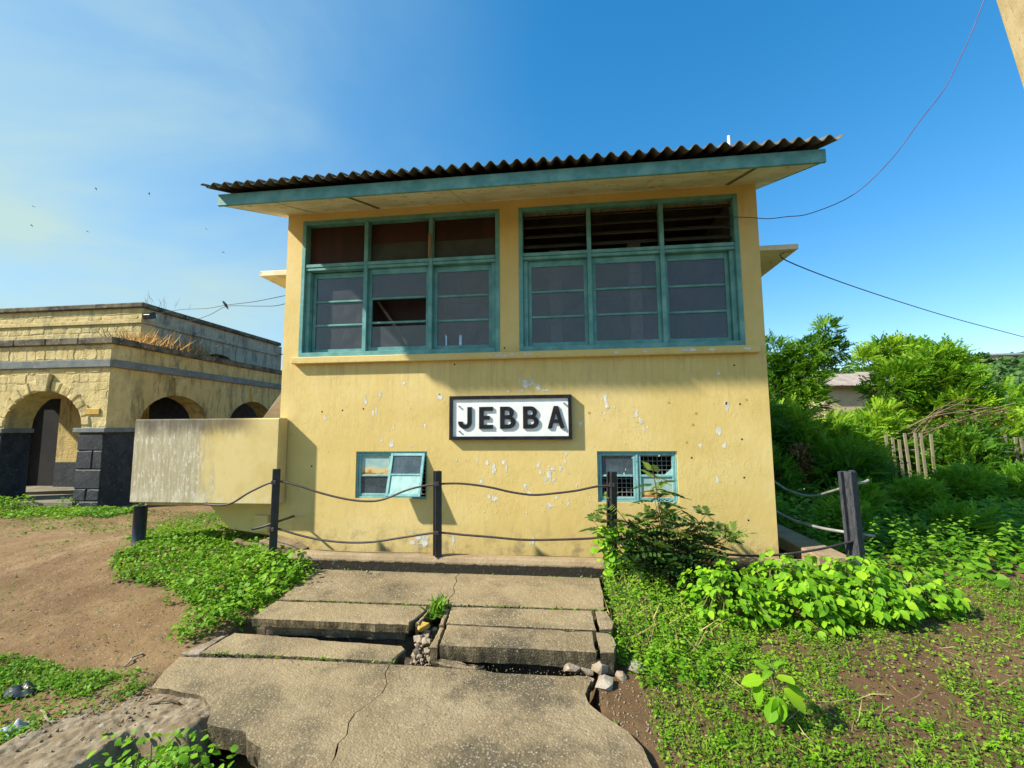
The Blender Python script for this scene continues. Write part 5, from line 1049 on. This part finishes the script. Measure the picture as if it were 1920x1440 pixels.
tree('dark_tree', 'dark green tree with a tufted top just right of the cabin', 'tree', (10.6, 9.0, -.1), [(11.55, 9, 4.25, .34, 1.0), (11.75, 9.1, 3.72, .40, .6), (11.2, 9, 3.75, .40, .9), (10.8, 9.1, 3.55, .46), (10.35, 9, 3.25, .5), (9.95, 8.9, 3.75, .42), (9.6, 9, 3.25, .6), (11.15, 9, 3.2, .40), (10.7, 9, 2.8, .65), (9.9, 9, 2.4, .8), (10.7, 8.8, 2.2, .6)], 210, .20, .36, 'tree_leaf', G_)
tree('feathery_tree', 'pale feathery tree behind the rusty roofed shed', 'tree', (22.7, 23, -.1), [(21.2, 23, 5.2, .7, .7), (22.3, 23, 5.75, .75, .6), (23.5, 23.2, 5.65, .85, .55), (24.5, 23, 5.2, 1.0, .6), (23.0, 23, 4.6, 1.1), (25.1, 23.5, 4.0, 1.3)], 45, .5, .95, 'bush_leaf', G_)
tree('broad_tree', 'broad green tree left of the distant hill', 'tree', (14.6, 9.2, -.1), [(14.7, 9, 3.50, .40, .6), (14.2, 9, 3.22, .50, .6), (15.0, 9, 3.14, .44, .55), (13.6, 9, 2.85, .6, .7), (14.6, 8.8, 2.6, .8), (13.2, 9, 2.5, .6), (15.3, 9, 2.2, .6), (14.4, 8.6, 1.8, .9)], 170, .24, .42, 'bush_leaf', G_)
tree('round_tree', 'round bright tree at the far right edge below the hill', 'tree', (31, 25, -.3), [(30.3, 25, 2.6, 1.3), (31.6, 25, 2.2, 1.4), (29.4, 25.2, 1.7, 1.1)], 26, .5, .9, 'bush_leaf', G_)
def bush(lab, x, y, r, h, n=150, mat='bush_leaf', L0=.18, L1=.36, **k):
    cl = [(x+random.uniform(-.5, .5)*r, y+random.uniform(-.4, .4)*r, h*f, r*q, .9) for f, q in ((.25, .85), (.46, .78), (.66, .52), (.36, .8), (.56, .5))]
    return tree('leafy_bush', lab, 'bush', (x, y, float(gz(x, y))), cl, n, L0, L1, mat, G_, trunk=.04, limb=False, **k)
bush('tall shaded bush close behind the cabin corner', 8.1, 5.6, .95, 2.6, 120, 'tree_leaf')
bush('yellow-green bush second from the cabin corner', 9.15, 6.0, .95, 2.5)
bush('bright bush below the dark tree', 10.2, 6.4, .9, 1.95)
bush('full bush below the rusty shed roof', 11.2, 7.3, .9, 1.95)
bush('bush left of the pickets, behind the low wire', 9.95, 5.3, .65, 1.3, 120, 'bush_leaf', .16, .3)
bush('dense bush behind the grey pickets', 12.4, 8.0, 1.0, 2.4)
bush('dark bush between the two runs of pickets', 13.2, 6.6, .85, 1.7, 120, 'tree_leaf')
bush('thin bush behind the right run of pickets', 15.2, 8.3, 1.0, 1.9)
bush('yellowish bush at the right edge behind pickets', 16.8, 8.2, 1.0, 1.7, 90, 'bush_leaf')
bush('low shaded bush against the side of the cabin', 7.5, 4.4, .6, 1.2, 130, 'tree_leaf', .16, .3)
bush('low dark bush between the wall and the field', 9.2, 4.6, .75, 1.15, 130, 'tree_leaf', .16, .3)
bush('dark bush in front of the broad tree', 15.0, 6.2, .9, 1.25, 110, 'tree_leaf', .18, .32)
bush('green bush in the far field at right', 19.0, 10.5, 1.4, 2.2, 70, 'bush_leaf', .3, .55); bush('distant bush left of the round tree', 24, 17, 1.8, 2.4, 45, 'bush_leaf', .4, .7)
bush('background bush between shed and broad tree', 16.4, 12.5, 1.5, 3.0, 60, 'bush_leaf', .35, .6); bush('background bush under the feathery tree', 14.0, 12.0, 1.2, 1.9, 70, 'bush_leaf', .3, .5); bush('background bush under the dark tree', 11.0, 11.5, 1.3, 2.4, 70, 'tree_leaf', .3, .5)
for k_, (x_, y_, r_, h_) in enumerate(((7.5, 1.5, .30, .42), (8.3, 2.4, .38, .55), (9.4, 2.8, .42, .60), (10.6, 3.5, .5, .75), (12.0, 3.9, .55, .7), (8.9, 1.3, .3, .35))):
    bush(['weed clump nearest the low wall', 'weed clump behind the weathered post', 'weed clump in the shaded middle of the field', 'leafy clump in front of the pickets', 'leafy clump at the right edge of the shade', 'small sunlit weed clump in the field'][k_], x_, y_, r_, h_, 420, 'weed_leaf', .08, .2)
dp = thing('withered_plant', 'withered brown plant hanging among the dark bushes by the cabin', 'plant', (8.55, 4.7, -.1))
n = 260; P = np.stack([RNG.normal(8.55, .10, n), RNG.normal(4.7, .1, n), RNG.uniform(.25, 1.15, n)], 1); V, F, ti = scatter(*LEAF, P, frames(np.stack([RNG.normal(0, .5, n), RNG.normal(0, .5, n), np.full(n, -1.)], 1), RNG.normal(0, 1, (n, 3))), RNG.uniform(.05, .12, n), RNG.random(n)); npmesh('foliage', V, F, 'brown_leaf', dp, ti); mk('stem', MB().tube([(8.55, 4.72, -.1), (8.56, 4.72, .6), (8.54, 4.7, 1.15)], .012, 6), 'bark', dp)
vt = thing('dead_vine', 'tangle of bare brown vines on the bushes above the pickets', 'vine', (12.6, 6.5, .5)); vm = MB()
for k in range(12):
    a = Vector((11.6+random.random()*.6, 6.55+random.uniform(-.2, .2), 1.2+random.uniform(-.1, .2))); b = Vector((13.2+random.random()*1.2, 6.5+random.uniform(-.3, .3), 1.75+random.uniform(-.25, .35))); m_ = (a+b)/2+Vector((random.gauss(0, .2), random.gauss(0, .1), random.gauss(.1, .15))); vm.tube(crom([a, m_, b], 5), random.uniform(.006, .014), 5)
mk('stems', vm, 'raw_timber', vt)
n = 260; P = np.stack([RNG.normal(13.4, .6, n), RNG.normal(6.5, .15, n), RNG.normal(1.55, .18, n)], 1); V, F, ti = scatter(*LEAF, P, frames(rdir(n), rdir(n)), RNG.uniform(.03, .08, n), RNG.random(n)); npmesh('foliage', V, F, 'brown_leaf', vt, ti)
for lab, xs_, y_ in (('row of grey wooden pickets among the bushes', np.arange(11.25, 12.3, .165), 6.35), ('leaning pickets half hidden at the right edge', np.arange(14.3, 15.6, .19), 6.9)):
    pf = thing('picket_fence', lab, 'fence', (float(xs_[0]), y_, -.1))
    for x in xs_:
        l_ = random.gauss(0, .03); h_ = 1.25+random.uniform(-.12, .1); mk('picket', MB().add([(x-.028, y_, -.1), (x+.028, y_, -.1), (x+.028, y_+.03, -.1), (x-.028, y_+.03, -.1), (x+l_-.028, y_, h_), (x+l_+.028, y_, h_), (x+l_+.028, y_+.03, h_), (x+l_-.028, y_+.03, h_)], [(0, 3, 2, 1), (4, 5, 6, 7), (0, 1, 5, 4), (1, 2, 6, 5), (2, 3, 7, 6), (3, 0, 4, 7)]), 'grey_picket', pf)
    mk('rail', MB().tube([(float(xs_[0])-.1, y_+.05, .85), (float(xs_[-1])+.1, y_+.05, .9)], .02, 6), 'raw_timber', pf)
# shed with rusted roof
sd = thing('shed', 'old shed with a rusty sagging sheet roof seen above the bushes', 'shed', (18, 19, -.2))
mk('wall', MB().box(16.4, 20.4, 18.4, 21, -.2, 3.3), 'far_wall', sd)
for k in range(5):
    xa = 16.0+k*.95; zz = 3.95+random.uniform(-.05, .05); tl = random.uniform(-.05, .05)
    mk('roof_sheet', ([(xa, 17.9, zz-.55), (xa+1.0, 17.9, zz-.55+tl), (xa+1.0, 20.0, zz+.25), (xa, 20.0, zz+.25), (xa, 17.9, zz-.52), (xa+1.0, 17.9, zz-.52+tl), (xa+1.0, 20.0, zz+.28), (xa, 20.0, zz+.28)], [(0, 3, 2, 1), (4, 5, 6, 7), (0, 1, 5, 4), (1, 2, 6, 5), (2, 3, 7, 6), (3, 0, 4, 7)]), 'rust_roof', sd)
mk('roof_beam', MB().box(16.1, 20.6, 18.0, 18.12, 3.28, 3.38), 'raw_timber', sd)
# ------------------------------------------------------------------ distant hill
HX, HY = np.meshgrid(np.linspace(20, 330, 90), np.linspace(45, 330, 70), indexing='ij')
def hz(x, y):
    H = np.interp(x/np.maximum(y, 1), [.2, .42, .60, .75, .89, .97, 1.3], [.055, .085, .117, .128, .142, .144, .15]); return -1.2+H*np.clip((y-55)/85, 0, 1)*np.minimum(y, 150)*1.03*np.where(y > 150, np.exp(-((y-150)/140)**2), 1)+.8*(fbm(x*.08, y*.08)-.5)
HZ = hz(HX, HY); q = (np.arange(89)[:, None]*70+np.arange(69)[None]).ravel()
hill = npmesh('hill', np.stack([HX.ravel(), HY.ravel(), HZ.ravel()], 1), np.stack([q, q+70, q+71, q+1], 1), 'hill_ground', smooth=True); tag(hill, 'long green hill behind the trees on the right', kind='structure')
n = 5200; y = RNG.uniform(58, 150, n); x = y*RNG.uniform(.35, 1.25, n)
k_ = RNG.random(n) < .35+.65*fbm(x*.12, y*.12, 3); x, y = x[k_], y[k_]; cl = np.repeat(np.stack([x, y, hz(x, y)+.8], 1), 9, 0); n = len(cl); d = rdir(n); d[:, 2] = np.abs(d[:, 2]); sc_ = np.repeat(RNG.uniform(.6, 1.3, len(x)), 9)
V, F, ti = scatter(*leaf_t(.45, .2, .1), cl+d*np.array((1.3, 1.3, .9))*sc_[:, None], frames(rdir(n), d+np.array([[-.2, -.2, .6]])), sc_*1.3, np.clip(np.repeat(RNG.random(len(x))*.7, 9)+.3*RNG.random(n), 0, 1)); tag(npmesh('hillside_wood', V, F, 'hill_leaf', None, ti), 'scrub and trees covering the distant hillside', kind='stuff')
def house(lab, x, y, w, dpt, h, rh, rm, z=None):
    z = float(hz(x, y)) if z is None else z; o = thing('house', lab, 'house', (x, y, z)); mk('wall', MB().box(x-w/2, x+w/2, y, y+dpt, z-1, z+h), 'far_wall', o); mk('roof', MB().prism([(y-.4, z+h+.01), (y+dpt/2, z+h+rh), (y+dpt+.4, z+h+.01)], YZ, x-w/2-.4, x+w/2+.4), rm, o)
    for k in range(3): mk('window', MB().box(x-w/2+w*(.18+.28*k), x-w/2+w*(.30+.28*k), y-.05, y-.005, z+h*.35, z+h*.75), 'dark_room', o)
house('long low grey-roofed building on top of the hill', 132, 138, 13, 8, 1.6, 1.1, 'far_grey_roof', float(hz(132, 140))+.2)
house('small blue-roofed house on the lower hillside', 62.5, 66, 2.6, 4, 1.2, .8, 'far_roof', 5.2)
house('pale roofed house half hidden below the hillside house', 61.0, 63, 3.4, 3, .6, .5, 'rust_roof', 4.2)
for x, y, lab in ((121.5, 136, 'small round tree on the hill crest left of the long building'),): tree('hill_tree', lab, 'tree', (x, y, float(hz(x, y))), [(x, y, float(hz(x, y))+2.2, 1.6)], 14, 1.0, 1.6, 'hill_leaf', None, LEAF, trunk=.2)

# ------------------------------------------------------------------ grass blades, gravel and small debris
BLADE = leaf_t(.045, .35, .0)
def blades(lab, n, box, dens, L0, L1, tb=.3):
    x = RNG.uniform(box[0], box[1], n); y = RNG.uniform(box[2], box[3], n); k = RNG.random(n) < dens(x, y); x, y = x[k], y[k]; n = len(x)
    a = RNG.random(n)*6.28; D = np.stack([np.cos(a)*.7, np.sin(a)*.7, RNG.uniform(.3, 1.3, n)], 1)
    V, F, ti = scatter(*BLADE, np.stack([x, y, gz(x, y)-.004], 1), frames(D, RNG.normal(0, 1, (n, 3))), RNG.uniform(L0, L1, n), np.clip(tb+.5*RNG.random(n)+.3*(fbm(x*2, y*2, 2)-.5), 0, 1))
    return tag(npmesh('grass', V, F, 'weed_leaf', None, ti), lab, kind='stuff')
blades('short grass blades among the ground cover right of the path', 34000, (4.0, 9.5, -3.6, -.2), lambda x, y: np.clip(d_rt(x, y)*1.1, 0, 1), .03, .085)
blades('short grass blades in the lower left corner', 9000, (-1.6, .9, -3.5, -2.3), d_bl, .03, .08)
blades('sparse grass blades on the soil left of the path', 9000, (-6.5, .8, -2.3, 2.6), lambda x, y: .06+.9*d_sp(x, y), .025, .06, .15)
PEB = np.array([(1, 0, 0), (-1, 0, 0), (0, 1, 0), (0, -1, 0), (0, 0, .6), (0, 0, -.6)])*np.array([1, .8, 1]); PEBF = np.array([(0, 2, 4), (2, 1, 4), (1, 3, 4), (3, 0, 4), (2, 0, 5), (1, 2, 5), (3, 1, 5), (0, 3, 5)])
def gravel(lab, x, y, z, s0, s1, mat):
    n = len(x); V, F, ti = scatter(PEB, PEBF, np.stack([x, y, z], 1), frames(rdir(n), rdir(n)), RNG.uniform(s0, s1, n), RNG.random(n)); tag(npmesh('gravel', V, F, mat, None, ti), lab, kind='stuff')
n = 2600; x = RNG.uniform(-3, 1.0, n); y = RNG.uniform(-3.4, .3, n); k = fbm(x*2, y*2, 3) > .42; gravel('small clods and grit on the bare soil left of the path', x[k], y[k], gz(x[k], y[k])+.001, .003, .010, 'crumbled')
n = 2600; x = RNG.uniform(4.1, 8.5, n); y = RNG.uniform(-3.5, -.8, n); gravel('small clods and grit on the soil right of the path', x, y, gz(x, y)+.001, .003, .010, 'crumbled')
n = 300; x = RNG.normal(.95, .28, n); y = RNG.normal(-2.78, .20, n); k = (x < 1.35) & (x > .35); gravel('concrete crumbs on the broken screed', x[k], y[k], -.262+RNG.uniform(-.02, .015, k.sum()), .004, .016, 'crumbled')
n = 500; t_ = RNG.random(n); x = 2.44+.16*RNG.random(n)+.06*t_; y = -1.5-.55*t_; gravel('concrete crumbs in the gap between the slabs', x, y, -.21-.04*t_+RNG.uniform(-.02, .02, n), .005, .02, 'broken_concrete')
n = 260; x = RNG.uniform(3.82, 4.25, n); y = RNG.uniform(-2.75, -2.1, n); gravel('concrete crumbs beside the broken right edge of the slab', x, y, gz(x, y)+.002, .003, .012, 'crumbled')
n = 420; x = np.concatenate([RNG.uniform(1.0, 3.9, n//2), RNG.uniform(.9, 3.8, n-n//2)]); y = np.concatenate([RNG.normal(-1.42, .02, n//2), RNG.normal(-2.12, .03, n-n//2)]); z = np.where(y > -1.7, -.068, -.214); gravel('grit lying along the slab joints', x, y, z, .002, .007, 'crumbled')
for k_, (x, zz) in enumerate([(x, z) for x in (.325, 2.25, 4.14) for z in (.872, .345)]): mk('rail_clip', MB().box(x-.03, x+.03, -.552, -.53, zz-.022, zz+.022), 'rail_pipe', rl, bevel=.004)
def joint_tufts(lab, segs, n):
    P = []
    for (x0, y0, x1, y1, z, w) in segs:
        t = RNG.random(n); k = fbm(t*9+x0*3, t*0+y0, 2) > .5; t = t[k]; P.append(np.stack([x0+(x1-x0)*t+RNG.normal(0, w, len(t)), y0+(y1-y0)*t+RNG.normal(0, w, len(t)), np.full(len(t), z)], 1))
    P = np.concatenate(P); n = len(P); a = RNG.random(n)*6.28; D = np.stack([np.cos(a)*.8, np.sin(a)*.8, RNG.uniform(.2, 1.0, n)], 1)
    V, F, ti = scatter(*leaf_t(.16, .3, .02), P, frames(D, RNG.normal(0, .6, (n, 3))+np.array([[0, 0, .8]])), RNG.uniform(.015, .05, n), RNG.random(n)); tag(npmesh('joint_weeds', V, F, 'weed_leaf', None, ti), lab, kind='stuff')
joint_tufts('tiny weeds rooted in the joints between the slabs', [(2.6, -1.405, 3.95, -1.37, -.075, .004), (1.1, -1.43, 2.4, -1.42, -.08, .004), (.95, -.56, 3.95, -.56, -.07, .008), (.9, -2.11, 2.4, -2.10, -.222, .008), (3.75, -2.5, 3.95, -2.62, -.25, .03), (.95, -.6, 1.04, -1.4, -.08, .02)], 90)
n = 500; x = RNG.uniform(-3.2, 1.0, n); y = RNG.uniform(-3.3, .2, n); a = RNG.random(n)*6.28
V, F, ti = scatter(*LEAF, np.stack([x, y, gz(x, y)+.004], 1), frames(np.stack([np.cos(a), np.sin(a), RNG.normal(0, .2, n)], 1), np.array([[0, 0, 1.]])+RNG.normal(0, .3, (n, 3))), RNG.uniform(.012, .035, n), RNG.random(n)); tag(npmesh('leaf_litter', V, F, 'brown_leaf', None, ti), 'dry leaf litter on the bare soil left of the path', kind='stuff')
def upright_weeds(lab, n, box, dens, h0, h1, s0, s1, mat):
    x = RNG.uniform(box[0], box[1], n); y = RNG.uniform(box[2], box[3], n); k = RNG.random(n) < dens(x, y); x, y = x[k], y[k]; n = len(x); h = RNG.uniform(h0, h1, n); m = 16; lx, ly = RNG.normal(0, .25, n), RNG.normal(0, .25, n)
    f = np.tile(np.linspace(.15, 1, m), n); X_, Y_, H_2 = np.repeat(x, m), np.repeat(y, m), np.repeat(h, m); a = np.tile(np.arange(m)*2.4, n)+np.repeat(RNG.random(n)*6.28, m)
    P = np.stack([X_+np.repeat(lx, m)*H_2*f, Y_+np.repeat(ly, m)*H_2*f, gz(X_, Y_)+H_2*f], 1); D = np.stack([np.cos(a), np.sin(a), RNG.uniform(-.2, .6, n*m)], 1)
    S = np.repeat(RNG.uniform(s0, s1, n), m)*(1.15-.6*f); tt = np.clip(np.repeat(RNG.uniform(.1, .7, n), m)+.3*f, 0, 1)
    V, F, ti = scatter(*leaf_t(.26, .25, .06), P, frames(D, np.array([[-.2, -.2, 1.]])+RNG.normal(0, .3, (n*m, 3))), S, tt); tag(npmesh('upright_weeds', V, F, mat, None, ti), lab, kind='stuff')
upright_weeds('upright leafy weeds standing out of the patch left of the path', 520, (-1.7, 1.05, -2.0, .1), lambda x, y: d_lw(x, y)*(.25+.75*sst(-.8, .6, x)), .08, .24, .03, .065, 'weed_leaf')
upright_weeds('upright weeds along the right edge of the path', 260, (4.02, 5.0, -2.2, -.5), lambda x, y: np.exp(-((x-4.3)/.35)**2), .08, .26, .03, .06, 'weed_leaf')
upright_weeds('upright weeds in the sunny field at right', 420, (6.8, 11, -1.2, 3.0), lambda x, y: sst(-.8, .5, y-.3*(x-7)+.5*(fbm(x*2, y*2)-.5)), .15, .5, .06, .14, 'weed_leaf')
upright_weeds('scattered upright seedlings on the soil at lower right', 120, (4.3, 8, -3.3, -1.4), lambda x, y: .5+0*x, .03, .10, .02, .045, 'lime_leaf_mass')
